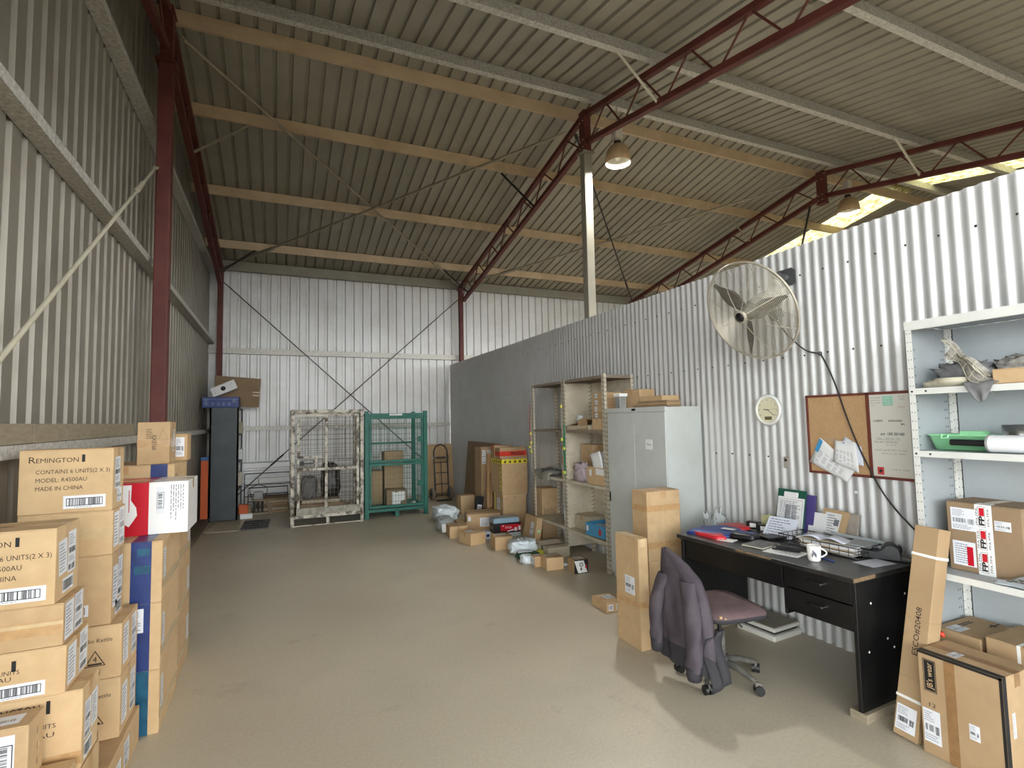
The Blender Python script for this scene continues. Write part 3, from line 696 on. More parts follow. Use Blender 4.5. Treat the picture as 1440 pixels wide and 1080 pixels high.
def fn(g,T):
    for k in range(4): scribble(g,T,.15+.085*k,.04,.04,.05,3,0,.001,75+k)
    scribble(g,T,.03,.04,.08,.12,5,0,.001,70); scribble(g,T,.47,.09,.09,.06,3,0,.001,71); rect(g,T,0,.15,.58,.004,0,.001)
g=G(); fn(g,face(*d,'F')); g.build('printed_text','pale_blue',t)
d=(.78,.16,.56); t=carton('large brown carton leaning at the wall on top of the dark shelving',d,(-.755,11.46,2.055),m='card_d',seam='x',rot=(radians(3),radians(4),0)); strip(t,d,'F',.66,.28,.12,.02,'clear_tape'); strip(t,d,'F',.66,.22,.12,.02,'clear_tape')
d=(.42,.08,.17); t=carton('white carton with a black round mark tilted on the blue box',d,(-.885,10.905,2.285),m='paper',seam='x',tape=None,rot=(radians(-6),radians(-24),0))
g=G(); T=face(*d,'F')@Matrix.Translation((.2,.085,.001)); g.add([(.042*cos(2*pi*k/24),.042*sin(2*pi*k/24),0) for k in range(24)],[tuple(range(24))],0,False,T); text_on(g,face(*d,'F'),.04,.03,.02,'~',0,.05,rot=50); text_on(g,face(*d,'F'),.33,.1,.02,'~',0,.05,rot=20); rect(g,face(*d,'F'),.06,.158,.22,.004,0,.001); g.build('printed_mark','black_ink',t)
t=thing('rack_beam','orange rack beam with a blue end standing beside the dark shelving','beam',(-1.17,10.6,.086))
g=G(); g.bb(-.055,.055,-.022,.022,0,1.0); g.build('beam_body','orange_paint',t,bevel=.004)
g=G(); g.bb(-.06,.06,-.026,.026,1.0,1.065); g.build('end_cap','blue_cap',t,bevel=.004)
# flat things on the floor
g=G()
def fl(u,v):
    a=Vector((-1.08,9.62,0)); b=Vector((-.57,9.60,0)); c=Vector((-.60,10.66,0)); d_=Vector((-1.0,10.68,0))
    p=(a*(1-u)+b*u)*(1-v)+(d_*(1-u)+c*u)*v; p.z=.006+.012*abs(noise.noise(p*3))+(.02 if u<.1 else 0); return p
g.grid(fl,10,14); tag(g.build('cardboard_sheet','card_grey',None,(0,0,.003),solid=.005),'flattened grey cardboard lying on the floor before the dark shelving','cardboard')
t=thing('floor_grate','dark slotted rubber mat on the floor beside the flattened cardboard','mat',(-.34,10.05,0),rz=-2)
g=G(); g.bb(-.205,.205,-.42,.42,.0,.008); g.build('mat_base','rubber',t)
g=G()
for k in range(9): g.bb(-.2+k*.047,-.185+k*.047,-.42,.42,.008,.02)
for k in range(5): g.bb(-.205,.205,-.42+k*.205,-.40+k*.205,.008,.018)
g.build('ribs','grey_cloth',t)
d=(.2,.15,.09); t=carton('small white carton on the floor by the dark shelving',d,(-.53,10.86,0),rz=6,m='paper')
d=(.15,.13,.16); t=carton('small orange carton stacked on the white one by the dark shelving',d,(-.575,10.86,.092),rz=4,m='orange_paint',tape=None)
# wire frame trolley with a lifting hoop
t=thing('hoop_stand','small steel stand with a bent wire hoop and spike by the back wall','stand',(-.34,11.25,0))
g=G(); g.tube([(-.1,0,.27),(-.155,0,.44),(-.14,0,.5),(0,0,.56),(.14,0,.5),(.155,0,.44),(.1,0,.27)],.007,6); g.tube([(0,0,.56),(0,0,.66)],.006,6); g.build('wire_hoop','dark_metal',t)
g=G(); g.bb(-.075,.075,-.05,.05,.28,.42); g.build('block','mesh_panel',t,bevel=.006)
g=G(); g.bb(-.1,.1,-.08,.08,.25,.28); g.build('platform','timber',t)
for x in (-.07,0,.07):
    g=G(); g.cyl((x,0,.03),(x,0,.25),.02,10); g.build('leg','dark_metal',t)
g=G(); g.bb(-.26,.26,-.05,.05,0,.03); g.build('base_bar','timber',t)
g=G(); g.bb(-.25,-.12,-.09,.02,.03,.19); g.build('side_box','card_d',t)
g=G(); g.bar((.2,0,.0),(.16,0,.22),.05,.04); g.bar((.24,0,.0),(.2,0,.2),.03,.04); g.build('side_bracket','timber',t)
for k in range(6):
    w0=.62-.03*k; g=G(); g.bb(-w0/2,w0/2,-.32+.02*k,.32-.02*k,0,.042); tag(g.build('cardboard_sheet',('card_c','card_grey','card_d')[k%3],None,(-.12+.012*k,11.63,.0435*k),bevel=.003),('bottom','second','third','fourth','fifth','topmost')[k]+' flattened carton of the pile left of the weathered cage','cardboard','flattened cartons by the weathered cage').rotation_euler=(0,0,radians(3*((k%3)-1)))
# black frames leaning at the back wall
for k,(x0,x1,z1,lb) in enumerate(((-.62,.24,.70,'black tube frame leaning on the ribbed back wall by the hoop stand'),(-.55,.18,.42,'lower black tube frame in front of the ribbed back wall'))):
    t=thing('tube_frame',lb,'frame',((x0+x1)/2,12.0-.06*k,0),rot=(radians(-3),0,0),group='black tube frames'); hw=(x1-x0)/2
    g=G(); g.tube([(-hw,0,.012),(-hw,0,z1),(hw,0,z1),(hw,0,.012)],.012,6)
    g.build('outer_tube','dark_metal',t)
    for q in (.35,.68):
        g=G(); g.tube([(-hw,0,z1*q),(hw,0,z1*q)],.009,6); g.build('cross_tube','dark_metal',t)
# ================================================================== cages
def wire_panel(g,T,w,h,p,r=.0022,mi=0,pv=None):
    """welded mesh in the local xz plane of T"""
    pv=pv or p
    for k in range(int(w/p)+1): g.add(*_wire((k*p,0,0),(k*p,0,h),r),mi,False,T)
    for k in range(int(h/pv)+1): g.add(*_wire((0,.004,k*pv),(w,.004,k*pv),r),mi,False,T)
def _wire(a,b,r):
    q=G(); q.bar(a,b,2*r,2*r); return q.v,q.f
def TX(x,y,z,ry=0): return Matrix.Translation((x,y,z))@Matrix.Rotation(radians(ry),4,'Z')
# weathered white cage
t=thing('storage_cage','tall weathered white storage cage with rusty frame and mesh door','cage',(.77,9.98,0))
hw,hd,H=.555,.475,1.925
for sx in (-1,1):
    for sy in (-1,1):
        g=G(); g.bb(sx*hw-.028,sx*hw+.028,sy*hd-.028,sy*hd+.028,.012,H); g.bb(sx*hw-.04,sx*hw+.04,sy*hd-.04,sy*hd+.04,0,.012); g.build('corner_post','cage_white',t,bevel=.004)
for z,hh in ((H-.055,.055),(.13,.06)):
    for a,b in (((-hw,-hd),(hw,-hd)),((-hw,hd),(hw,hd)),((-hw,-hd),(-hw,hd)),((hw,-hd),(hw,hd))):
        g=G(); g.bar((a[0],a[1],z+hh/2),(b[0],b[1],z+hh/2),.045,hh); g.build('rail','cage_white',t)
g=G(); g.bar((-hw,-hd,.012),(hw,-hd,.012),.04,.014); g.bb(-.025,.025,-hd-.02,-hd+.02,.01,.13); g.build('skid','cage_white',t)
g=G(); g.bb(-hw+.03,hw-.03,-hd+.03,hd-.03,.13,.15); g.build('floor_plate','wire_rust',t)
d=bpy.data.objects.new('door',None); COL.objects.link(d); d.parent=t; d.location=(0,-hd-.005,0)
g=G(); x0,x1=-.465,.485
for x in (x0,-.03,x1): g.bb(x-.022,x+.022,-.02,.02,.2,1.85)
for z in (1.83,.93): g.bb(x0,x1,-.021,.021,z-.022,z+.022)
g.bb(x0,-.03,-.02,.02,1.12,1.155); g.bb(-.21,-.175,-.02,.02,.95,1.13)
g.build('door_frame','cage_white',d,bevel=.003)
g=G(); g.bb(x0-.03,x1+.04,-.03,-.022,.185,.30); g.build('kick_plate','cage_plate',d)
g=G(); wire_panel(g,TX(x0,.01,.3),x1-x0,1.53,.063,.0025,0,.075); g.build('wire_mesh','wire_rust',d)
g=G(); g.tube([(-.42,-.03,1.03),(-.24,-.03,1.03),(-.22,-.03,1.06),(-.25,-.03,1.075)],.009,6); g.bb(-.45,-.38,-.035,-.015,1.0,1.07); g.build('latch','dark_metal',d)
for z in (.5,1.1,1.6):
    g=G(); g.cyl((x1+.03,-.02,z),(x1+.03,-.02,z+.08),.012,8); g.build('hinge','cage_white',d)
g=G(); wire_panel(g,TX(-hw,-hd+.03,.19,90),.89,1.65,.1,.0025); wire_panel(g,TX(hw,-hd+.03,.19,90),.89,1.65,.1,.0025); wire_panel(g,TX(-hw+.03,hd,.19),1.05,1.65,.1,.0025); g.build('wire_mesh','wire_rust',t)
# what lies in the weathered cage
for k,(x,y,w_,d_,rz) in enumerate(((.7,9.95,.86,.62,2),(.72,10.0,.8,.6,-3),(.66,10.0,.74,.58,4),(.7,10.04,.62,.5,-5))):
    g=G(); g.bb(-w_/2,w_/2,-d_/2,d_/2,0,.055); o=tag(g.build('cardboard_sheet',('card_d','card_grey')[k%2],None,(x,y,.152+.057*k),bevel=.004),('lowest','second','third','uppermost')[k]+' flattened carton inside the weathered cage','cardboard','flattened cartons in the weathered cage'); o.rotation_euler=(0,0,radians(rz))
bag('rubbish_bag','black sack slumped on the flattened cartons in the weathered cage','bag',(.86,10.08,.385),(.34,.4,.62),'black_plastic',5,amp=.22)
bag('cloth_bundle','dark grey bundle beside the black sack in the weathered cage','bag',(.50,10.08,.385),(.28,.36,.4),'grey_cloth',9,amp=.2)
for k,x in enumerate((1.12,1.18,1.24)):
    t2=thing('steel_pipe',('left','middle','right')[k]+' short pipe end on the cage floor at right','pipe',(x,9.72+.1*k,.152),group='pipe ends in the weathered cage'); g=G(); g.cyl((0,-.1,.028),(0,.1,.028),.026,12); g.build('pipe_wall','dark_metal',t2)
# green cage
t=thing('storage_cage','green mesh storage cage with two doors and cartons inside','cage',(1.96,10.13,0))
hw,hd,H=.53,.475,1.89
for sx in (-1,1):
    for sy in (-1,1):
        g=G(); g.bb(sx*hw-.035,sx*hw+.035,sy*hd-.03,sy*hd+.03,.01,H); g.bb(sx*hw-.045,sx*hw+.045,sy*hd-.045,sy*hd+.045,0,.012); g.build('corner_post','green_paint',t,bevel=.004)
for z,hh in ((1.80,.05),(.10,.05)):
    for a,b in (((-hw,-hd),(hw,-hd)),((-hw,hd),(hw,hd)),((-hw,-hd),(-hw,hd)),((hw,-hd),(hw,hd))):
        g=G(); g.bar((a[0],a[1],z+hh/2),(b[0],b[1],z+hh/2),.04,hh); g.build('rail','green_paint',t)
for z in (.9,1.28):
    g=G(); g.bar((-hw,hd,z),(hw,hd,z),.03,.035); g.build('rail','green_paint',t)
g=G(); g.bb(-.035,.035,-hd-.03,-hd+.03,0,.11); g.bb(-.02,.02,-hd,hd,.01,.03); g.build('skid','green_paint',t)
g=G(); g.bb(-hw+.03,hw-.03,-hd+.03,hd-.03,.13,.148); g.build('floor_plate','green_wire',t)
for z0,z1,nm in ((.17,.955,'lower'),(.97,1.79,'upper')):
    d=bpy.data.objects.new('door',None); COL.objects.link(d); d.parent=t; d.location=(0,-hd-.01,0); part(d,nm+' green mesh door')
    g=G(); a=.47
    for x in (-a,a): g.bb(x-.017,x+.017,-.018,.018,z0,z1)
    for z in (z0+.018,z1-.022): g.bb(-a,a,-.019,.019,z-.02,z+.024)
    g.build('door_frame','green_paint',d,bevel=.003)
    g=G(); wire_panel(g,TX(-a,0,z0),2*a,z1-z0,.05,.0019,0,.1); g.build('wire_mesh','green_wire',d)
    g=G(); g.bb(a-.09,a-.02,-.03,-.02,z0+.35,z0+.45); g.bb(-a-.03,-a+.02,-.028,-.018,z0+.1,z0+.18); g.bb(-a-.03,-a+.02,-.028,-.018,z1-.18,z1-.1); g.build('latch_plate','green_paint',d)
for sx in (-1,1):
    g=G(); wire_panel(g,TX(sx*hw,-hd+.03,.16,90),.89,1.63,.05,.0019,0,.1); g.build('wire_mesh','green_wire',t)
g=G(); wire_panel(g,TX(-hw+.03,hd,.16),1.0,1.63,.05,.0019,0,.1); g.build('wire_mesh','green_wire',t)
g=G(); g.bb(-.13,.10,-hd-.024,-hd-.021,1.808,1.842); g.build('sign_plate','paper',t); 
g=G(); scribble(g,face(.2,.02,.03,'F')@Matrix.Translation((-.0+.0,0,0)),.02,.004,.16,.022,2,0,.001,5); o=g.build('sign_print','grey_ink',t); o.location=(-.015,-hd-.0152,1.81)
d=(.36,.3,.98); carton('tall carton standing inside the green cage',d,(2.02,10.36,.15),m='card_c')
d=(.30,.3,.62); carton('shorter carton at left inside the green cage',d,(1.66,10.38,.15),m='card_c')
d=(.36,.34,.30); t=carton('low carton with a torn white label at the front of the green cage',d,(2.0,9.95,.15),m='card_d',rz=-6)
g=G(); T=face(*d,'F'); g.add([(.1,.01,.001),(.24,.005,.001),(.25,.1,.001),(.33,.12,.001),(.33,.27,.001),(.2,.27,.001),(.19,.25,.001),(.1,.28,.001)],[tuple(range(8))],0,False,T); g.build('shipping_label','paper',t)
bag('plastic_scrap','scrap of white plastic on the green cage floor at right','scrap',(2.33,9.95,.149),(.1,.1,.06),'paper',3)

# ================================================================== hand truck and the back right corner
t=thing('hand_truck','black hand truck with pneumatic tyres leaning at the back wall','hand truck',(3.23,11.1,0),rot=(radians(-6),0,radians(4)))
g=G()
for sx in (-1,1): g.tube([(sx*.15,0,.06),(sx*.155,0,.95)],.018,8)
g.tube([(-.155,0,.9),(-.15,-.005,1.05),(-.1,-.01,1.15),(0,-.01,1.19),(.1,-.01,1.15),(.15,-.005,1.05),(.155,0,.9)],.016,8)
g.tube([(0,0,.08),(0,0,.82)],.010,6)
g.build('frame','black_plastic',t)
for z in (.1,.34,.58,.8):
    g=G(); g.tube([(-.15,0,z),(.15,0,z)],.010,6); g.build('cross_bar','black_plastic',t)
g=G(); g.cyl((-.1,-.01,.9),(.1,-.01,.9),.022,12); g.build('grip','rubber',t)
for sx in (-1,1):
    g=G(); g.bb(sx*.15-.022,sx*.15+.022,-.03,.02,.87,.94); g.build('bracket','chrome',t)
    wq=bpy.data.objects.new('wheel',None); COL.objects.link(wq); wq.parent=t; wq.location=(sx*.2,.05,.135)
    T=Matrix.Rotation(pi/2,4,'Y'); g=G(); g.lathe([(.07,-.035),(.11,-.038),(.128,-.025),(.134,0),(.128,.025),(.11,.038),(.07,.035)],28,0,T); g.build('tyre','tyre',wq)
    g=G(); g.lathe([(.02,-.04),(.025,-.03),(.07,-.02),(.07,.02),(.025,.03),(.02,.04)],20,0,T); g.build('rim','black_plastic',wq)
g=G(); g.tube([(-.2,.05,.135),(.2,.05,.135)],.009,6); g.build('axle','dark_metal',t)
g=G(); g.bb(-.16,.16,-.17,0,.004,.012); o=g.build('toe_plate','dark_metal',t); o.rotation_euler=(radians(6),0,0)
g=G(); g.bb(-.32,.32,-.025,.025,0,1.17); g.bb(-.02,.02,-.0265,-.0255,0,1.17,1); o=g.build('cardboard_sheet',['card_b','tape'],None,(3.33,11.62,.002),bevel=.006); o.rotation_euler=(radians(-7),0,0); tag(o,'large flat carton leaning on the back wall behind the hand truck','cardboard')
# cartons along the partition, back to front
d=(.12,1.5,1.27); t=carton('tall grey-brown flat carton leaning on the partition nearest the hand truck',d,(3.52,9.62,0),m='card_d',seam='y',rot=(0,radians(5),0),tape=None)
d=(.22,.3,1.22); t=carton('tall carton with two white labels before the grey-brown flat carton',d,(3.34,8.86,0),m='card_c',rz=2)
label(t,face(*d,'F'),.02,.93,.07,.24,'two',81); label(t,face(*d,'F'),.12,.98,.07,.19,'two',82); strip(t,d,'F',.098,.0,.02,1.2,'clear_tape')
g=G(); g.bb(-.05,.05,-.02,.02,0,1.13); g.bb(-.004,.004,-.0206,-.0204,.3,.8,1); o=g.build('timber_board',['plank_tan','ink'],None,(3.235,8.35,.003),bevel=.003); o.rotation_euler=(radians(-9),radians(5),0); tag(o,'long narrow tan board leaning beside the yellow taped cartons','board')
d=(.40,.40,.53); t=carton('lower of the two yellow taped cartons by the rack',d,(3.40,7.86,0),m='card_b',seam='y',group='yellow taped cartons'); strip(t,d,'F',0,.5,.42,.02,'clear_tape'); label(t,face(*d,'L'),.15,.28,.12,.18,'ship',83); strip(t,d,'L',.06,.0,.03,.53,'yellow_tape','yellow_tape')
d=(.44,.44,.555); t=carton('upper of the two yellow taped cartons, yellow warning tape round its top',d,(3.395,7.85,.533),m='card_b',seam='y',group='yellow taped cartons')
g=G()
for f in 'FL':
    T=face(*d,f); rect(g,T,0,.475,.44,.062,0,.001)
    for k in range(5): text_on(g,T,.03+.085*k,.485,.036,'4',1,.045,bold=.06,off=.0016)
T=face(*d,'L'); rect(g,T,.36,.05,.05,.43,0,.001)
for k in range(6): text_on(g,T,.37,.08+.07*k,.03,'4',1,.03,bold=.06,off=.0016)
g.build('warning_tape',['yellow_tape','black_ink'],t)
d=(.46,.2,.17); t=carton('long carton with red FRAGILE tape lying on the yellow taped cartons',d,(3.38,7.74,1.09),m='card_c',tape=None)
g=G(); T=face(*d,'F'); rect(g,T,.0,.035,.46,.075,0,.001); text_on(g,T,.19,.048,.048,'FRAGILE',1,.22,bold=.03,off=.0016); rect(g,face(*d,'L'),0,.035,.2,.075,0,.001); g.build('fragile_tape',['red_tape','ink'],t)
d=(.3,.16,.19); t=carton('small carton with a red band behind the FRAGILE carton',d,(3.30,7.95,1.09),m='card_c',tape='red_tape'); label(t,face(*d,'F'),.03,.11,.06,.06,'plain',3)
d=(.25,.3,.7); t=carton('brown carton behind the rack, seen under its shelves',d,(3.565,6.95,0),m='card_b',rz=0)
printed(t,d,'F',lambda g,T:[rect(g,T,.03+.019*k,.33,.011,.10-.03*((k*7)%3)/2,0,.001) for k in range(10)],m=('card_d','ink'),name='printed_bars')
d=(.26,.22,.34); t=carton('upright tan carton at the back of the floor parcels, left of the long one',d,(3.14,9.30,0),m='card_a',rz=2)
d=(.11,.1,.42); t=carton('black carton with a white slip leaning among the tall cartons',d,(3.06,8.5,.0),m='black_plastic',tape=None,rot=(0,radians(10),0),name='cardboard_box'); label(t,face(*d,'F'),.01,.15,.08,.13,'bar',85,name='barcode_label'); label(t,face(*d,'R'),.01,.08,.08,.22,'two',86)

# ================================================================== parcels on the floor
P='parcels set out on the floor before the rack'
bag('mail_bag','big white crumpled mail bag at the far left of the floor parcels','bag',(2.60,8.78,0),(.46,.62,.28),'bag_white',11,rz=-8,amp=.3,group=P)
t=bag('mail_bag','grey crumpled mail bag with a white slip, in front of the white one','bag',(2.40,8.12,0),(.26,.58,.2),'bag_grey',12,rz=-6,amp=.25,group=P)
g=G(); g.bb(-.045,.045,-.006,.006,0,.12); o=g.build('paper_slip','paper',t,(-.06,-.32,.02)); o.rotation_euler=(radians(-10),0,0)
d=(.27,.3,.165); t=carton('small tan carton third from the left in the floor parcels, behind the labelled one',d,(2.42,7.58,0),rz=-7,m='card_a',group=P,seam='y')
d=(.25,.3,.155); t=carton('small tan carton nearest the open floor at left, label on its lid',d,(2.475,7.06,0),rz=14,m='card_a',group=P); label(t,face(*d,'T'),.04,.13,.11,.1,'ship',91)
d=(.13,.3,.14); t=carton('open-lidded small carton behind the grey mail bag',d,(2.60,7.95,0),rz=-5,m='card_b',group=P,tape=None)
d=(.52,.42,.262); t=carton('long tan carton with a big white address sheet on its side',d,(2.94,7.90,0),rz=-14,m='card_b',group=P,tape='clear_tape'); label(t,face(*d,'F'),.2,.07,.2,.13,'docs',92,name='address_sheet'); label(t,face(*d,'F'),.02,.16,.04,.07,'plain',1); label(t,face(*d,'L'),.2,.1,.2,.14,'ship',93)
d=(.12,.14,.1); t=carton('tiny blue printed carton between the tan carton and the long one',d,(2.72,7.22,0),rz=8,m='paper_blue',group=P,tape=None); g=G(); rect(g,face(*d,'F'),.05,.03,.05,.04,0,.001); g.build('printed_mark','blue_print',t)
d=(.44,.3,.06); t=carton('grey plastic tray under the black and red box',d,(3.05,7.30,0),rz=-6,m='bag_grey',group=P,tape=None,name='storage_tray',cat='tray')
d=(.41,.22,.14); t=carton('black and red power tool box among the floor parcels',d,(3.05,7.24,.062),rz=-5,m='black_plastic',group=P,tape=None)
g=G(); T=face(*d,'F'); g.add([(.10,.03,.001),(.41,.02,.001),(.41,.115,.001),(.10,.12,.001)],[(0,1,2,3)],0,False,T); rect(g,T,.13,.095,.02,.014,1,.0016)
text_on(g,T,.17,.06,.03,'M18',1,.09,shear=.2,off=.0016); g.add([(.2,.015,.0018),(.3,.03,.0018),(.3,.05,.0018),(.2,.03,.0018)],[(0,1,2,3)],1,False,T); rect(g,T,.31,.02,.04,.05,1,.0018); rect(g,T,.37,.03,.035,.06,1,.0018)
T=face(*d,'L'); text_on(g,T,.05,.05,.04,'M18',1,.1,off=.001); g.build('printed_panel',['red_print','white_print'],t)
d=(.39,.24,.07); t=carton('pale blue wrapped carton on top of the black and red box',d,(3.04,7.26,.204),rz=-5,m='pale_blue',group=P,tape='clear_tape')
d=(.24,.24,.17); t=carton('square tan carton in front of the black and red box',d,(2.715,6.585,0),rz=-6,m='card_b',group=P); label(t,face(*d,'T'),.03,.12,.16,.08,'ship',94)
bag('mail_bag','white and yellow crumpled mail bag in the middle of the floor parcels','bag',(2.86,6.24,0),(.38,.36,.19),'bag_white',13,rz=-14,amp=.3,group=P)
t=thing('mail_bag','dark green flat mail bag with a yellow end and barcode label','bag',(2.81,5.955,.0),rz=-10,group=P)
g=G(); blob(g,(0,0,.04),(.17,.09,.04),21,.15,3,30); g.build('bag_body','bag_green',t); g=G(); blob(g,(.15,.02,.045),(.045,.07,.045),22,.2,4,20); g.build('bag_end','bag_yellow',t); g=G(); g.bb(-.13,.05,-.01,.06,.074,.086); g.build('shipping_label','label',t)
bag('mail_bag','small white mail bag beside the two small tan cartons','bag',(2.70,5.765,0),(.17,.17,.11),'bag_white',14,amp=.28,group=P)
d=(.09,.13,.32); t=carton('flat tan carton with a green dot propped up in the floor parcels',(.09,.36,.37),(3.15,6.60,.01),m='card_b',group=P,tape=None,rot=(0,radians(11),0))
dd=(.09,.36,.37); label(t,face(*dd,'L'),.2,.10,.09,.19,'two',95); g=G(); T=face(*dd,'F'); g.add([(.05+.02*cos(2*pi*k/16),.19+.02*sin(2*pi*k/16),.001) for k in range(16)],[tuple(range(16))],0,False,T); g.build('green_dot','tub_green',t)
d=(.11,.12,.12); t=carton('smaller of the two little tan cartons in front, label on its left side',d,(2.755,5.61,0),rz=-2,m='card_b',group=P); label(t,face(*d,'L'),.01,.01,.1,.1,'two',96); label(t,face(*d,'T'),.02,.04,.07,.05,'ship',97)
d=(.205,.19,.138); t=carton('larger of the two little tan cartons in front, three labels on its lid',d,(2.865,5.445,0),rz=-6,m='card_a',group=P); label(t,face(*d,'T'),.01,.1,.05,.06,'ship',98); label(t,face(*d,'T'),.07,.11,.07,.06,'ship',99); label(t,face(*d,'T'),.15,.12,.05,.05,'ship',100)
d=(.30,.3,.128); t=carton('greyish carton with loose flaps under the corner of the rack',d,(3.145,5.945,0),rz=0,m='card_grey',group=P,tape='black_plastic'); label(t,face(*d,'T'),.06,.03,.12,.05,'ship',101)
for sx,a in ((1,22),(-1,12)):
    g=G(); g.bb(0,.3,-.1,.1,0,.004); o=g.build('flap','card_grey',t,(-.15,.05*sx,.13)); o.rotation_euler=(radians(a*sx*.5),0,0)
d=(.165,.17,.148); t=carton('little carton with a black and white printed face, nearest the cabinet',d,(3.055,5.19,0),rz=-6,m='card_c',group=P,tape=None)
g=G(); T=face(*d,'F'); rect(g,T,.0,.0,.165,.148,0,.001); g.add([(.0,.138,.0016),(.112,.138,.0016),(.155,.01,.0016),(.045,.005,.0016)],[(3,2,1,0)],1,False,T)
A=T@Matrix.Translation((.083,.095,.0022)); g.add([(.022*cos(2*pi*k/20),.022*sin(2*pi*k/20),0) for k in range(20)],[tuple(range(20))],0,False,A); g.add([(.014*cos(2*pi*k/20),.014*sin(2*pi*k/20),.0006) for k in range(20)],[tuple(range(20))],1,False,A); text_on(g,T,.07,.035,.028,'8',0,off=.0022,bold=.05); g.add([(.125,.06,.0022),(.15,.05,.0022),(.145,.1,.0022)],[(0,1,2)],2,False,T)
g.build('printed_face',['black_ink','white_print','red_print'],t); label(t,face(*d,'T'),.03,.03,.11,.1,'ship',102)
g=G(); g.bb(-.06,.06,-.05,.05,0,.006); g.bb(-.05,.02,-.03,.05,.006,.02); tag(g.build('envelope','paper',None,(3.045,5.50,0)),'small white envelope on the floor between the little cartons','envelope')
d=(.19,.24,.08); t=carton('low carton on the floor behind the two stacked tall cartons, labels on top',d,(2.72,4.11,0),rz=0,m='card_b'); label(t,face(*d,'T'),.07,.10,.09,.1,'ship',103); label(t,face(*d,'F'),.02,.015,.05,.05,'bar',104,name='barcode_label'); label(t,face(*d,'F'),.10,.015,.05,.05,'bar',105,name='barcode_label')
# ================================================================== slotted racks on the partition
def slot_post(name,x,y,h,sx,sy,t,m='rack_beige',pitch=.05,leg=.04,th=.003,hole='hole',hl=.022,hwd=.004):
    """L section with its corner at x,y; legs run in +sx and +sy; holes on both outer legs"""
    g=G(); g.bb(min(x,x+sx*leg),max(x,x+sx*leg),min(y,y+sy*th),max(y,y+sy*th),0,h); g.bb(min(x,x+sx*th),max(x,x+sx*th),min(y,y+sy*leg),max(y,y+sy*leg),0,h)
    k=.03
    while k<h-.03:
        for off in (.012,.028):
            yy=y-sy*.0006; g.bb(min(x+sx*(off-hwd),x+sx*(off+hwd)),max(x+sx*(off-hwd),x+sx*(off+hwd)),min(yy,y+sy*(th+.0006)),max(yy,y+sy*(th+.0006)),k,k+hl,1)
            xx=x-sx*.0006; g.bb(min(xx,x+sx*(th+.0006)),max(xx,x+sx*(th+.0006)),min(y+sy*(off-hwd),y+sy*(off+hwd)),max(y+sy*(off-hwd),y+sy*(off+hwd)),k+.01,k+.01+hl,1)
        k+=pitch
    return g.build(name,[m,hole],t)
def rack(lb,y0,y1,zs,back,ends,loc_x0=3.30,x1=3.71,H=2.19,m='rack_beige',grp='beige slotted racks'):
    t=thing('steel_rack',lb,'rack',(0,0,0),group=grp)
    for x,sx in ((loc_x0,1),(x1,-1)):
        for y,sy in ((y0,1),(y1,-1)): slot_post('post',x,y,H,sx,sy,t,m,hl=.016,hwd=.0028)
    for z in zs:
        g=G(); g.bb(loc_x0+.004,x1-.004,y0+.004,y1-.004,z-.003,z); 
        for a,b,c,d_ in ((loc_x0+.0035,loc_x0+.0065,y0+.004,y1-.004),(x1-.0065,x1-.0035,y0+.004,y1-.004),(loc_x0+.004,x1-.004,y0+.0035,y0+.0065),(loc_x0+.004,x1-.004,y1-.0065,y1-.0035)): g.bb(a,b,c,d_,z-.034,z-.003)
        g.build('shelf','rack_brown' if z>1.4 else m,t)
    if back:
        g=G(); g.bb(x1-.002,x1,y0+.03,y1-.03,.1,H-.01); g.build('back_panel',m,t)
    if ends:
        g=G(); g.bb(loc_x0+.03,x1-.03,y1-.002,y1,.1,H-.01); g.build('side_panel',m,t)
    return t
r1=rack('left beige slotted rack, open backed, against the partition',5.87,6.77,(.34,.93,1.55,2.175),False,False)
r2=rack('right beige slotted rack with a back panel, beside the grey cabinet',4.945,5.865,(.33,.93,1.555,2.175),True,True)
g=G(); g.bb(3.298,3.2995,5.885,5.9,.42,.55); g.build('shelf_tag','paper',r1)
# items on the left rack
t=thing('cloth_heap','grey cloths and coiled cable heaped on a left rack shelf','cloth',(3.49,6.48,.9312))
g=G(); blob(g,(.0,0,.05),(.17,.26,.05),31,.35,4,36); g.build('cloth','grey_cloth',t)
g=G(); g.grid(lambda u,v:(-.205-.012*sin(5*u)-.02*v+.19*max(0,.3-v)/.3*1.0,-.24+.44*u,.045+.02*sin(7*u)-.15*max(0,v-.3)*(.6+.4*sin(3*u+1))),16,12); g.build('cloth_fold','cable_grey',t,solid=.012)
g=G()
for k in range(3): g.tube([(-.1-.1*cos(q)*.7-.03*k,.02+.17*sin(q)-.05*k,.10-.06*(1+cos(q))*.8) for q in [2*pi*i/20 for i in range(20)]],.006,6,closed=True)
g.build('cable_coil','cable_grey',t)
g=G(); g.tube([(-.21,.22-.03*i+.0,-.05-.09*sin(pi*i/8)) for i in range(9)],.002,5); g.tube([(-.215,.05-.02*i,-.04-.1*sin(pi*i/8)) for i in range(9)],.002,5); g.build('loose_wire','cable_grey',t)
t=thing('paper_sheets','white papers lying on the grey cloths of the left rack','papers',(3.42,6.16,1.03),rz=12); g=G(); g.bb(-.07,.07,-.1,.1,0,.003); o=g.build('paper_sheet','paper',t); o.rotation_euler=(0,radians(18),0); g=G(); g.bb(-.06,.06,-.09,.09,.004,.007); o=g.build('paper_sheet','paper_blue',t,(.01,.02,.012)); o.rotation_euler=(radians(8),radians(14),radians(12))
d=(.2,.10,.42); t=carton('narrow brown carton with white labels upright at the right end of the left rack',d,(3.45,5.985,.9312),m='card_c'); label(t,face(*d,'L'),.02,.28,.06,.1,'two',111); label(t,face(*d,'L'),.02,.04,.06,.13,'two',112); strip(t,d,'L',.03,.2,.05,.08,'red_tape')
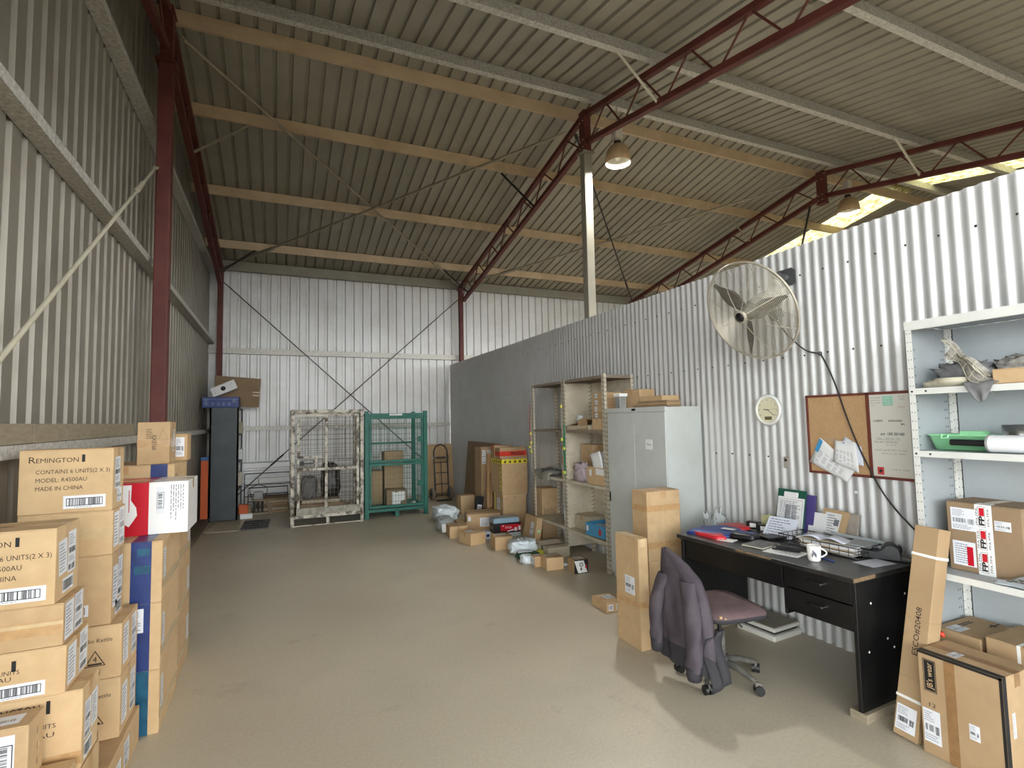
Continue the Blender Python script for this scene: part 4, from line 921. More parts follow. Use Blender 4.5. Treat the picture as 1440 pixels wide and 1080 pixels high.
# strings of tags and cable ties hung on the front posts
def hang(lb,y,z0,z1,m,ties,grp='cable ties hung on the rack posts',r=.004,n=3):
    t=thing('cable_tie_bundle',lb,'cable ties',(3.2985,y,z0),group=grp)
    g=G()
    for k in range(n): g.tube([(-.004-.003*(k%2),(k-n/2)*.008,0),(-.010,(k-n/2)*.011,(z1-z0)*.5),(.0,(k-n/2)*.006,z1-z0)],r*.7,5)
    g.build('ties',m,t)
    for q in ties:
        g=G(); g.bb(-.025,-.005,-.02,.02,q-z0-.018,q-z0+.018); g.build('tag','yellow_clip',t,bevel=.003)
hang('green cable ties hung on the post between the two racks',5.85,.98,1.62,'cable_green',(1.02,1.32),n=5)
hang('thin yellow tags hung on the far left rack post',6.80,.95,1.85,'belt_cream',(1.24,1.36,1.49),n=2)
hang('red and brown cords hung behind the far left rack post',6.84,1.3,1.9,'red_plastic',(1.3,),n=2)
hang('short white tag string on the post between the two racks',5.90,1.35,1.9,'belt_cream',(1.43,1.85),n=1)
# items on the right rack
d=(.32,.2,.012); t=thing('open_carton','open flattened carton with propped lid on the top shelf of the right rack','box',(3.46,5.56,1.5562))
g=G(); g.bb(-.16,.12,-.24,.22,0,.05); g.build('carton_body','card_grey',t); g=G(); g.bb(-.15,.12,-.26,.25,0,.006); o=g.build('flap','card_b',t,(0,.02,.08)); o.rotation_euler=(radians(-10),0,0)
g=G(); g.add([(-.12,-.28,.0),(-.12,-.02,.0),(-.10,-.03,.12),(-.10,-.2,.14)],[(3,2,1,0)]); o=g.build('flap','card_c',t,(-.04,-.0,.002),solid=.004)
bag('plastic_wrap','scrap of clear wrap in the open carton on the right rack','plastic',(3.36,5.57,1.66),(.08,.14,.08),'clear_poly',41)
zz=1.5562
for k,(h,m) in enumerate(((.13,'card_a'),(.07,'card_c'),(.075,'card_b'),(.075,'card_b'),(.075,'card_b'))):
    d=(.26,.2,h); t=carton(('lowest tan','dark second','third','fourth','topmost')[k]+' small carton of the stack on the right rack top shelf',d,(3.46+.006*(k%2),5.145-.004*k,zz),m=m,group='small cartons stacked on the right rack',tape='clear_tape')
    if k in (1,2,3,4): label(t,face(*d,'L'),.05,.012,.06,h*.7,'ship',120+k)
    zz+=h+.001
d=(.16,.28,.44); t=carton('tan carton upright on the middle shelf of the right rack',d,(3.56,5.62,.9312),m='card_b',seam='y')
bag('plastic_bundle','bundle of pinkish clear plastic bags on the middle shelf of the right rack','plastic',(3.395,5.60,.9312),(.15,.34,.24),'pink_poly',42,amp=.4,freq=4)
t=thing('open_carton','open tan carton with white tape squares on the middle rack shelf','box',(3.44,5.165,.9312))
for a in ((-.13,-.125,-.19,.19),(.125,.13,-.19,.19),(-.125,.125,-.19,-.185),(-.125,.125,.185,.19)):
    g=G(); g.bb(*a,0,.2); g.build('side_wall','card_a',t)
g=G(); g.bb(-.13,.13,-.19,.19,0,.004); g.build('base','card_a',t); g=G(); g.bb(-.1335,-.131,.09,.14,.1,.17); g.build('tape_patch','paper',t); g=G(); g.bb(-.1335,-.131,-.17,-.0,.12,.19); g.build('tape_patch','paper',t)
t=thing('paper_sheets','loose curled white papers standing in the open carton on the rack','papers',(3.42,5.16,.936))
for k in range(4):
    g=G(); g.grid(lambda u,v,k=k:(-.09+.05*k+.05*v*v*(1 if k%2 else -1),-.13+.22*u+.02*k,.08+.31*v-.05*u*v),6,6); g.build('paper_sheet','paper_blue' if k%2 else 'paper',t,solid=.001)
d=(.24,.3,.17); t=carton('beige carton with faded lettering on the bottom shelf of the right rack',d,(3.54,5.70,.3312),m='card_grey'); printed(t,d,'F',lambda g,T:text_on(g,T,.05,.07,.022,'offcuts',0,.14))
d=(.3,.36,.16); t=thing('retail_box','blue and white open retail box on the bottom shelf of the right rack','box',(3.45,5.22,.345),rz=4)
g=G()
for a in ((-.15,-.146,-.18,.18),(.146,.15,-.18,.18),(-.146,.146,-.18,-.176),(-.146,.146,.176,.18)): g.bb(*a,0,.14)
g.bb(-.15,.15,-.18,.18,0,.003); g.build('box_body','pack_blue',t); g=G(); g.bb(-.142,.142,-.172,.172,.003,.10); g.build('white_tray','white_print',t)
g=G(); T=face(.3,.36,.14,'L'); rect(g,T,.25,.03,.05,.07,0,.001); rect(g,T,.02,.05,.04,.06,1,.001); T=face(.3,.36,.14,'F'); rect(g,T,.03,.03,.06,.08,0,.001); g.build('printed_panel',['pack_red','white_print'],t)
g=G(); g.bb(-.19,.16,-.22,.2,0,.006); tag(g.build('cardboard_sheet','card_d',None,(3.50,5.23,.3312)),'flat brown card under the blue retail box on the rack','cardboard')
bag('black_cloth','black cloth piled behind the blue retail box on the rack','cloth',(3.655,5.2,.338),(.09,.26,.3),'black_plastic',43)

# ================================================================== grey two door cabinet
t=thing('steel_cabinet','light grey two-door steel cabinet with a paper note on one door','cabinet',(3.5,4.395,0))
x0,x1,y0,y1,H=-.21,.215,-.475,.475,1.79
g=G(); g.bb(x0+.005,x1,y0,y1,.03,H-.0); g.bb(x0+.02,x1,y0+.01,y1-.01,0,.03); g.build('carcass','steel_grey',t,bevel=.004)
g=G(); g.bb(x0-.006,x0+.012,y0,y1,H-.045,H+.003); g.build('top_rail','steel_grey',t,bevel=.003)
for a,b in ((y0+.004,-.002),(.002,y1-.004)):
    dq=bpy.data.objects.new('door',None); COL.objects.link(dq); dq.parent=t
    g=G(); g.bb(x0-.008,x0+.004,a,b,.06,H-.05); g.build('door_panel','steel_grey',dq,bevel=.003)
    if a<0:
        g=G(); g.bb(-.001,.001,-.05,.05,-.048,.048); part(g.build('paper_note','paper',dq,(x0-.0105,-.23,1.43)),'small cream paper note'); g=G(); T=Matrix(((0,0,-1,x0-.0118),(-1,0,0,-.19),(0,1,0,1.40),(0,0,0,1))); text_on(g,T,.015,.02,.022,'Parts',0,.06); g.build('note_text','ink',dq)
    else:
        g=G(); g.bb(x0-.016,x0-.008,y1-.035,y1-.018,.80,.90); g.build('handle','black_plastic',dq,bevel=.002)
g=G(); g.bb(x0-.009,x0-.005,-.03,.03,H-.03,H-.008); g.build('badge','black_plastic',t)
d=(.2,.3,.2); t=carton('tan carton on top of the grey cabinet behind the white tub',d,(3.60,4.72,1.7935),m='card_b')
t=thing('plastic_tub','white plastic tub with a lid on top of the grey cabinet','tub',(3.40,4.77,1.7935)); g=G(); g.lathe([(0,0),(.06,0),(.068,.125),(0,.125)],4,0,Matrix.Rotation(pi/4,4,'Z')); 
for i in range(len(g.s)): g.s[i]=False
g.build('tub_body','mesh_panel',t,bevel=.008); g=G(); g.lathe([(0,.126),(.077,.126),(.078,.16),(0,.162)],4,0,Matrix.Rotation(pi/4,4,'Z'))
for i in range(len(g.s)): g.s[i]=False
g.build('lid','paper',t,bevel=.006)
d=(.22,.34,.115); t=carton('open tan carton lying on the grey cabinet right of the white tub',d,(3.58,4.35,1.7935),m='card_a',tape=None)
for k in range(3):
    g=G(); g.bb(-.17,.13,-.34+.03*k,.34-.02*k,0,.018); o=tag(g.build('cardboard_sheet',('card_d','card_c','card_d')[k],None,(3.385,4.15-.02*k,1.7935+.0195*k),bevel=.003),('bottom','middle','top')[k]+' flattened carton at the front of the grey cabinet top','cardboard','flattened cartons on the cabinet')
    o.scale=(.55,.75,1)

# ================================================================== right shelf unit
t=thing('steel_shelving','pale grey steel shelf unit at the right edge of the picture','shelving',(0,0,0))
X0,X1,Y0,Y1,H=3.30,3.715,.85,1.845,2.2
for x,sx in ((X0,1),(X1,-1)):
    for y,sy in ((Y0,1),(Y1,-1)): slot_post('post',x,y,H,sx,sy,t,'shelf_edge',.05,.035,hl=.006,hwd=.0018)
g=G(); g.bb(X0+.03,X1-.03,Y1-.003,Y1-.001,.03,H-.01)
z=.1
while z<H-.1:
    for xx in (X0+.055,X0+.075,X1-.075,X1-.055): g.bb(xx-.0025,xx+.0025,Y1-.0037,Y1-.0029,z,z+.009,1)
    z+=.05
g.build('side_panel',['shelf_grey','hole'],t)
g=G(); g.bb(X1-.003,X1-.001,Y0+.03,Y1-.03,.03,H-.01); g.build('back_panel','shelf_grey',t)
SH=(.13,.824,1.478,1.828,2.195)
for z in SH:
    g=G(); g.bb(X0+.002,X1-.004,Y0+.004,Y1-.004,z-.003,z); g.build('shelf','shelf_grey',t)
    g=G(); g.bb(X0-.002,X0+.002,Y0+.004,Y1-.004,z-.034,z); 
    for yy in (Y1-.02,Y1-.09,Y0+.3,Y0+.05): g.cyl((X0-.0028,yy,z-.017),(X0-.001,yy,z-.017),.006,8,1)
    o=g.build('shelf_lip',['shelf_edge','hole'],t)
g=G(); g.bb(X0-.006,X0-.002,Y0+.004,Y1-.002,H-.035,H+.012); g.build('top_trim','shelf_edge',t)
# top shelf: rags, belts, carton
bag('rag_heap','heap of crumpled grey rags on the upper right shelf','rags',(3.50,1.655,1.8292),(.24,.30,.15),'grey_cloth',51,amp=.45,freq=4.5)
bag('rag_heap','darker patterned rag heap behind the carton on the upper right shelf','rags',(3.60,1.40,1.8292),(.2,.32,.17),'plaid',52,amp=.4,freq=5)
t=thing('plaid_cloth','grey checked cloth standing up out of the rag heap on the upper shelf','cloth',(3.40,1.62,1.93))
def fn(u,v): 
    return (-.06+.03*sin(7*u)+.03*v,.05-.2*u+.02*sin(9*v),.16-.19*u+.04*v*(1-u)-.13*v+.015*sin(11*u+5*v))
g=G(); g.grid(fn,16,10); g.build('cloth',['plaid'],t,solid=.002)
g=G()
for k in range(5): g.tube([Vector(fn(i/11,.1+.2*k))+Vector((-.004,0,.001)) for i in range(12)],.0022,5)
for k in range(6): g.tube([Vector(fn(.08+.17*k,i/7))+Vector((-.004,0,.001)) for i in range(8)],.0022,5)
g.build('check_pattern','belt_cream',t)
t=thing('hanging_cloth','grey cloth hanging over the edge of the upper right shelf','cloth',(3.29,1.505,1.83))
def fn(u,v):
    wdt=.075*(1-v*.75); return (.02-.038*min(1,v*6)+.010*sin(9*u+3*v)*v+.06*(1-min(1,v*6)),(u-.5)*2*wdt-.01*v,.012-.1*max(0,v-.12)*1.1+.006*sin(8*u))
g=G(); g.grid(fn,14,12); g.build('cloth','grey_cloth',t,solid=.003)
t=thing('webbing_straps','cream webbing straps coiled at the left of the upper right shelf','straps',(3.37,1.70,1.829))
for k in range(3):
    g=G(); g.grid(lambda u,v,k=k:((.05+.012*k)*cos(2*pi*u),(.10-.012*k)*sin(2*pi*u)-.02*k,.002+.030*v+.008*k),28,2,closed_u=True); g.build('strap','belt_cream',t,solid=.003)
g=G(); g.bb(-.03,.03,-.05,.03,.03,.05); g.build('strap_end','card_a',t,bevel=.004)
d=(.2,.34,.075); t=carton('flat tan carton on the upper right shelf at the picture edge',d,(3.42,1.29,1.8292),m='card_b')
# middle shelf
t=thing('scoop_tub','light green plastic tub with a notched rim on the right shelf','tub',(3.50,1.68,1.4792))
def rr(w_,d_,z,rad,n=5):
    out=[]
    for cx,cy,a0 in ((w_-rad,d_-rad,0),(-w_+rad,d_-rad,90),(-w_+rad,-d_+rad,180),(w_-rad,-d_+rad,270)):
        for k in range(n): q=radians(a0+90*k/(n-1)); out.append((cx+rad*cos(q),cy+rad*sin(q),z))
    return out
g=G(); rings=[rr(.001,.001,.003,.0005),rr(.075,.115,.003,.02),rr(.095,.135,.085,.025),rr(.106,.146,.088,.028),rr(.106,.146,.083,.028),rr(.097,.137,.08,.025),rr(.078,.118,.008,.02),rr(.001,.001,.008,.0005)]
vs=[p for r_ in rings for p in r_]; n=20
g.add(vs,[(k*n+i,k*n+(i+1)%n,(k+1)*n+(i+1)%n,(k+1)*n+i) for k in range(len(rings)-1) for i in range(n)],0,True); g.build('tub_body','tub_green',t)
g=G(); g.tube([(-.108,.03,.086),(-.118,.03,.07),(-.118,.06,.066),(-.108,.06,.086)],.006,6); g.bb(-.02,.05,-.09,.02,.06,.105); g.build('grip','tub_green',t,bevel=.004)
t=thing('stretch_wrap','white wrap roll with a black handle lying before the green tub','wrap roll',(3.365,1.40,1.4792))
g=G(); g.cyl((0,-.2,.046),(0,.105,.046),.045,28); g.build('roll','roll_white',t); g=G(); g.cyl((0,.105,.046),(0,.115,.046),.046,28); g.cyl((0,-.21,.046),(0,-.2,.046),.046,28); g.build('end_ring','mesh_panel',t); g=G(); g.cyl((0,.115,.046),(0,.285,.048),.017,14); g.build('handle','black_plastic',t,bevel=.003)
t=thing('tape_roll','wide silver tape roll standing behind the white wrap roll','tape roll',(3.52,1.445,1.4792)); g=G(); g.lathe([(.04,0),(.075,0),(.075,.14),(.04,.14),(.04,0)],28); g.build('roll','roll_metal',t)
t=thing('tape_roll','second silver tape roll further right behind the white wrap roll','tape roll',(3.52,1.285,1.4792)); g=G(); g.lathe([(.04,0),(.075,0),(.075,.13),(.04,.13),(.04,0)],28); g.build('roll','roll_metal',t)
# third shelf: taped carton and silver mailer
d=(.27,.33,.37); t=carton('brown carton bound with printed white tape on the right shelf',d,(3.565,1.60,.8252),m='card_d',seam='x',tape='clear_tape')
T=face(*d,'L'); label(t,T,.02,.22,.115,.12,'ship',131); label(t,T,.02,.03,.105,.13,'docs',132); label(t,T,.215,.245,.07,.05,'ship',133)
g=G(); rect(g,T,.085,.035,.028,.10,0,.0022); g.build('red_strip','red_print',t)
g=G(); rect(g,T,.132,0,.075,.37,0,.0014); rect(g,face(*d,'T').copy(),0,.123,.05,.075,0,.0014)
for k in range(3):
    text_on(g,T,.172,.02+.12*k,.022,'FP',1,.05,rot=90,off=.002,bold=.04); rect(g,T,.152,.07+.12*k,.022,.042,2,.002); text_on(g,T,.145,.02+.12*k,.010,'FPA FPA',1,.09,rot=90,off=.002); text_on(g,T,.195,.02+.12*k,.010,'FPA FPA',1,.09,rot=90,off=.002); frame_rect(g,T,.147,.012+.12*k,.03,.108,.0015,1,.002)
g.build('printed_tape',['white_print','black_ink','red_print'],t)
t=thing('mail_bag','silver printed plastic mailer drooping on the right shelf','bag',(3.34,1.385,.8252))
def fn(u,v):
    return (-.045+.1*v+.012*sin(9*u+4*v),.12-.33*u+.02*sin(6*v),.006+.17*u*u*v+.07*v*u+.018*abs(sin(7*u+3*v))*v)
g=G(); g.grid(fn,18,14); g.build('bag_body','silver_poly',t,solid=.006)
g=G()
for i in range(4):
    for j in range(3):
        p=Vector(fn(.2+.18*i,.3+.2*j)); g.bb(p.x-.005,p.x-.0045,p.y-.012,p.y+.012,p.z+.004,p.z+.010)
g.build('printed_text','bracket_grey',t)
# bottom shelf cartons
d=(.34,.205,.375); t=carton('left carton on the bottom right shelf, label on its lid',d,(3.52,1.715,.1312),m='card_c',tape=None,seam='y'); label(t,face(*d,'T'),.02,.1,.1,.07,'ship',135)
g=G(); T=face(*d,'T'); rect(g,T,.12,.14,.12,.008,0,.001); rect(g,T,.12,.155,.12,.008,0,.001); rect(g,T,.23,.06,.1,.008,0,.001); rect(g,T,.26,.05,.02,.03,0,.001); g.build('printed_bars','black_ink',t)
d=(.34,.24,.40); t=carton('right carton on the bottom right shelf with a white strap',d,(3.52,1.47,.1312),m='card_c',tape=None,seam='y')
g=G(); o_=.0012; g.bb(-.17-o_,.17+o_,-.02,-.006,.4,.4+o_); g.bb(-.17-o_,-.17,-.02,-.006,0,.4); g.build('strap','strap_white',t)
t=thing('crumpled_wrapper','crumpled red and black wrapper between the shelf cartons','wrapper',(3.235,1.735,.503)); g=G(); blob(g,(0,0,.012),(.012,.02,.014),60,.5,4,16); g.build('wrapper','red_tape',t)
# leaning long carton and clothing carton
t=thing('long_carton','long narrow strapped carton leaning upright between the desk and the shelf','box',(3.035,1.80,.0),rot=(radians(2.9),radians(11.6),0))
d=(.105,.118,1.09); g=G(); g.bb(-.0525,.0525,-.059,.059,.0,1.09); g.build('carton_body','card_c',t,bevel=.003)
T=face(*d,'L'); g=G(); text_on(g,T,.076,.42,.027,'ESCO#20408',0,.245,rot=90,bold=.004); g.build('printed_text','ink',t)
for z in (.19,.93):
    g=G(); g.bb(-.0545,.0545,-.061,.061,z,z+.014); g.build('strap','strap_white',t)
label(t,T,.008,.03,.095,.125,'ship',141)
g=G(); g.bb(-.0532,.0532,-.0597,.0597,.30,.302); g.bb(-.0532,.0532,-.0597,.0597,.6,.6015); g.build('crease','card_d',t)
d=(.25,.345,.495); t=carton('wide carton with a black logo panel on the floor before the right shelf',d,(3.10,1.535,0),rz=0,m='card_c',seam='y',tape='tape_brown')
T=face(*d,'L'); g=G(); rect(g,T,.025,.31,.052,.15,1,.0012); frame_rect(g,T,.022,.307,.058,.156,.0015,1,.0022); frame_rect(g,T,.027,.312,.048,.146,.001,0,.0018); text_on(g,T,.062,.322,.026,"JB's wear",0,.125,rot=90,off=.002); g.build('brand_panel',['card_a','black_ink'],t)
strip(t,d,'L',.115,0,.045,.495,'tape_brown'); label(t,T,.01,.06,.075,.16,'ship',142); label(t,T,.205,.165,.042,.07,'ship',143); label(t,face(*d,'T'),.05,.20,.075,.045,'ship',144)
g=G(); rect(g,face(*d,'T'),0,0,.035,.345,0,.0012); rect(g,T,.345-.012,0,.012,.495,0,.0012); rect(g,face(*d,'F'),0,0,.03,.495,0,.0012); rect(g,T,0,.483,.345,.012,0,.0012); g.build('black_tape','black_ink',t)
printed(t,d,'L',lambda g,T:[text_on(g,T,.04,.235,.02,'12',0,.03)])
label(t,face(*d,'F'),.06,.22,.025,.11,'docs',145)
# ================================================================== desk
t=thing('desk','worn black desk with two drawers and chipped edges against the partition','desk',(2.914,1.972,0),rz=2.4)
g=G(); g.bb(0,.735,0,1.36,.75,.779); g.build('desktop','desk_top',t,bevel=.004)
g=G()
g.bb(-.0008,.004,.52,.80,.766,.7793)
g.build('chipped_edge','chipped_wood',t); g=G()
g.bb(.0,.20,-.0008,.003,.758,.7793); g.build('chipped_edge','chipped_wood',t)
g=G(); g.bb(.03,.715,.012,.036,.05,.75); g.build('side_panel','desk_black',t,bevel=.003)
g=G(); g.bb(.03,.715,1.32,1.345,.05,.75); g.build('side_panel','desk_black',t,bevel=.003)
g=G(); g.bb(.05,.62,.46,.478,.44,.75); g.build('pedestal_panel','desk_black',t,bevel=.006)
g=G(); g.bb(.045,.063,.478,1.32,.595,.75); g.build('front_apron','desk_black',t,bevel=.003)
g=G(); g.bb(.05,.62,.036,.46,.47,.484); g.build('pedestal_base','desk_black',t)
for z0,z1 in ((.622,.745),(.487,.614)):
    dr=bpy.data.objects.new('drawer',None); COL.objects.link(dr); dr.parent=t
    g=G(); g.bb(.035,.05,.04,.456,z0,z1); g.bb(.05,.5,.05,.446,z0+.01,z1-.02); g.build('drawer_front','desk_black',dr,bevel=.002)
    zc=(z0+z1)/2+.012; g=G(); g.tube([(.036,.20,zc),(.014,.20,zc),(.010,.21,zc),(.010,.285,zc),(.014,.295,zc),(.036,.295,zc)],.0045,8); g.build('drawer_pull','black_plastic',dr)
    g=G(); g.cyl((.036,.20,zc),(.006,.20,zc),.006,10); g.build('pull_screw','chrome',dr)
g=G()
for y,z in ((.16,.62),(.3,.40),(.5,.62),(.36,.34),(.12,.36)): g.cyl((y,.0125,z),(y,.010,z),.006,10)
g.build('screw_cap','strap_white',t)
g=G(); g.bb(-.0,.72,-.02,.075,0,.049); tag(g.build('timber_block','timber',None,(2.945,1.985,0),bevel=.004),'wooden block on the floor under the right end of the desk','block').rotation_euler=(0,0,radians(2.4))
g=G(); g.bb(-.0,.72,1.30,1.36,0,.049); tag(g.build('timber_block','timber',None,(2.945,1.985,0),bevel=.004),'wooden block on the floor under the left end of the desk','block').rotation_euler=(0,0,radians(2.4))
DZ=.7795
# --- on the desk
t=thing('carry_bag','blue and red zip bag lying flat at the left end of the desk','bag',(3.19,3.17,DZ))
def pil(pts,h,sd,m,nm):
    """puffy flat shape from an outline"""
    n=len(pts); c=Vector((sum(p[0] for p in pts)/n,sum(p[1] for p in pts)/n,0)); g=G(); rings=[]
    for f,z in ((1,.0),(1.0,h*.35),(.93,h*.8),(.7,h),(.4,h*1.02),(.01,h*1.0)):
        r=[]
        for k in range(n*4):
            i=k//4; q=(k%4)/4; a=Vector((*pts[i],0)); b=Vector((*pts[(i+1)%n],0)); p=a.lerp(b,q); p=c+(p-c)*f; p.z=z*(1+.5*noise.noise((p*9)+Vector((sd,0,0)))); r.append(p)
        rings.append(r)
    N=n*4; g.add([p for r in rings for p in r],[(k*N+i,k*N+(i+1)%N,(k+1)*N+(i+1)%N,(k+1)*N+i) for k in range(5) for i in range(N)],0,True)
    return g.build(nm,m,t)
R3=lambda x,y:(x-3.19,y-3.17)
pil([R3(3.24,3.28),R3(3.44,3.14),R3(3.50,3.20),R3(3.56,3.30),R3(3.48,3.40),R3(3.36,3.40)],.022,1,'red_plastic','red_flap')
pil([R3(2.93,3.30),R3(3.09,3.05),R3(3.14,3.02),R3(3.33,3.12),R3(3.42,3.30),R3(3.25,3.40),R3(3.05,3.37)],.026,2,'bag_blue','bag_body')
pil([R3(2.965,3.27),R3(2.975,3.03),R3(3.03,2.99),R3(3.09,3.08),R3(3.03,3.24)],.028,3,'red_plastic','red_pocket')
g=G(); g.bb(-.03,.02,-.05,.05,.033,.035); o=g.build('white_tag','paper',t,(.03,-.02,0)); o.rotation_euler=(0,0,radians(15))
def flat(nm,lb,cat,at,size,m,rz=0,mk=None,pn=None,group=None):
    o=thing(nm,lb,cat,at,rz,group); a,b,h=size; g=G(); g.bb(-a/2,a/2,-b/2,b/2,0,h); g.build(pn or nm+'_sheet',m,o,bevel=min(.002,h*.3))
    if mk:
        g=G(); mk(g,face(a,b,h,'T')@Matrix.Translation((a,0,0))@Matrix.Rotation(pi/2,4,'Z')); g.build('printed_lines',['grey_ink','black_ink'],o)
    return o
flat('note_paper','white paper slip under the red pocket of the zip bag','paper',(3.03,2.985,DZ),(.10,.12,.0012),'paper',rz=20)
t=thing('zip_wallet','black zip wallet lying in front of the blue bag','wallet',(3.18,2.955,DZ),rz=18); g=G(); blob(g,(0,0,.022),(.07,.10,.024),71,.12,3,28,e=.4); g.build('wallet_body','black_plastic',t); g=G(); g.bb(-.01,.05,-.06,.05,.043,.046); g.build('blue_edge','bag_blue',t)
flat('ledger_book','grey covered ledger book near the front edge of the desk','book',(3.105,2.755,DZ),(.21,.155,.014),'grey_cloth',rz=10,pn='cover')
o=bpy.data.objects['ledger_book']; g=G(); g.bb(-.107,.103,-.0785,.0755,.003,.011); g.build('pages','belt_cream',o)
flat('desk_pad','black pad with small bits on it behind the grey ledger','pad',(3.36,2.865,DZ),(.18,.12,.02),'black_plastic',rz=-10,pn='pad_body')
flat('desk_pad','dark organiser tray behind the black wallet','tray',(3.45,3.03,DZ),(.14,.18,.012),'desk_black',rz=-10,pn='pad_body')
mk=lambda g,T: scribble(g,T,.02,.02,.16,.22,12,0,.0008,201)
flat('note_paper','printed white sheets under the black stapler at the front of the desk','paper',(3.09,2.545,DZ),(.16,.23,.002),'paper',rz=14,mk=lambda g,T: scribble(g,T,.02,.02,.19,.12,8,0,.0008,201))
t=thing('stapler','long black stapler lying on the white sheets','stapler',(3.125,2.565,DZ+.0022),rz=24); g=G(); g.bb(-.018,.018,-.085,.085,0,.012); g.build('base','black_plastic',t,bevel=.003); g=G(); g.bb(-.014,.014,-.08,.08,.016,.032); g.build('arm','black_plastic',t,bevel=.006); g=G(); g.bb(-.015,.015,.06,.085,.008,.026); g.build('hinge','dusty_plastic',t)
t=thing('coffee_mug','white coffee mug with a faded motif in front of the wire tray','mug',(3.075,2.325,DZ)); g=G(); g.lathe([(0,0),(.033,0),(.036,.01),(.041,.095),(.038,.095),(.034,.012),(0,.008)],32); g.build('mug_body','mug',t)
g=G(); q0=radians(-20); g.tube([(.038*cos(q0)+.028*sin(pi*k/10)*cos(q0)*1.15,.038*sin(q0)+.028*sin(pi*k/10)*sin(q0)*1.15,.078-.055*k/10) for k in range(11)],.0048,8); o=g.build('handle','mug',t); o.rotation_euler=(0,0,radians(-22))
g=G(); 
for k in range(5):
    q=radians(205+7*k); p=Vector((.0395*cos(q),.0395*sin(q),.04+.006*((k*3)%4))); g.bb(p.x-.003,p.x+.003,p.y-.003,p.y+.003,p.z-.01,p.z+.012)
g.build('printed_motif','grey_ink',t)
# wire tray with papers and an open book
t=thing('wire_tray','black wire letter tray full of papers','tray',(3.42,2.48,DZ),rz=3)
hw,hd=.125,.275; g=G()
for z in (.006,.035,.068): g.tube([(-hw,-hd,z),(hw,-hd,z),(hw,hd,z),(-hw,hd,z)],.0028 if z<.06 else .0036,6,closed=True)
g.build('rim_wire','black_plastic',t)
g=G()
for k in range(10):
    y=-hd+2*hd*k/9
    for x in (-hw,hw): g.tube([(x,y,.004),(x,y,.068)],.002,5)
    g.tube([(-hw,y,.005),(hw,y,.005)],.002,5)
for k in range(6):
    x=-hw+2*hw*k/5
    for y in (-hd,hd): g.tube([(x,y,.004),(x,y,.068)],.002,5)
g.build('cross_wire','black_plastic',t)
zz=DZ+.0085
for k in range(5):
    o=flat('paper_stack',('lowest','second','third','fourth','uppermost')[k]+' stack of mixed papers in the wire letter tray','papers',(3.42+.004*(k%2),2.42+.01*(k%3),zz),(.215,.36,.0105),('light_cloth','paper','card_b','paper','bag_yellow')[k] if k!=4 else 'paper',rz=3+(k-2)*1.0,group='papers in the wire tray'); zz+=.011
t=thing('open_book','open white notebook resting on the wire letter tray','notebook',(3.375,2.47,DZ+.0715),rz=14)
def pg(s_):
    return lambda u,v:(-.075+.15*v,s_*.15*u,.004+.026*sin(pi*min(1,u*1.1))*(1-u*.5))
for s_ in (-1,1):
    g=G(); g.grid(pg(s_),10,4); g.build('page','paper_blue',t,solid=.002)
g=G(); g.bb(-.078,.078,-.152,.152,-.001,.002); g.build('cover','card_grey',t)
flat('document_folder','pale grey document folder at the right end of the wire tray','folder',(3.46,2.285,DZ+.0715),(.17,.15,.004),'shelf_grey',rz=6)
t=thing('plastic_roll','clear grey plastic tube lying behind the wire tray','tube',(3.60,2.35,DZ)); g=G(); g.cyl((0,-.22,.042),(0,.22,.042),.04,20); g.build('tube_body','silver_poly',t); g=G(); g.cyl((0,-.2215,.042),(0,-.2195,.042),.03,20); g.build('tube_core','rubber',t)
t=thing('tape_dispenser','black desk tape dispenser at the right end of the desk','tape dispenser',(3.475,2.16,DZ),rz=-62)
g=G(); T=Matrix.Rotation(pi/2,4,'X'); g.prism([(-.11,0),(.10,0),(.10,.03),(.09,.075),(.06,.095),(.025,.09),(.0,.06),(-.03,.045),(-.09,.05),(-.11,.062)],-.028,.028,0,T); g.build('dispenser_body','black_plastic',t,bevel=.005)
g=G(); g.lathe([(.02,-.012),(.042,-.012),(.042,.012),(.02,.012),(.02,-.012)],24,0,Matrix.Translation((.045,0,.066))@T); g.build('tape_reel','rubber',t)
flat('note_paper','white paper sheet before the tape dispenser at the desk corner','paper',(3.335,2.12,DZ),(.20,.13,.0012),'paper_blue',rz=-4)
t=thing('ball_pen','blue pen beside the white mug','pen',(3.155,2.30,DZ),rz=-100); g=G(); g.tube([(-.06,0,.005),(.05,0,.005),(.062,0,.0045)],[.0045,.0045,.0012],8); g.build('pen_barrel','bag_blue',t); g=G(); g.bar((-.06,0,.010),(-.025,0,.010),.003,.0015); g.build('pen_clip','bag_blue',t)
t=thing('computer_mouse','black computer mouse at the right rear desk corner','mouse',(3.53,2.065,DZ),rz=20); g=G(); blob(g,(0,0,.016),(.03,.055,.02),81,.03,1,24,e=.85); g.build('mouse_shell','dusty_plastic',t)
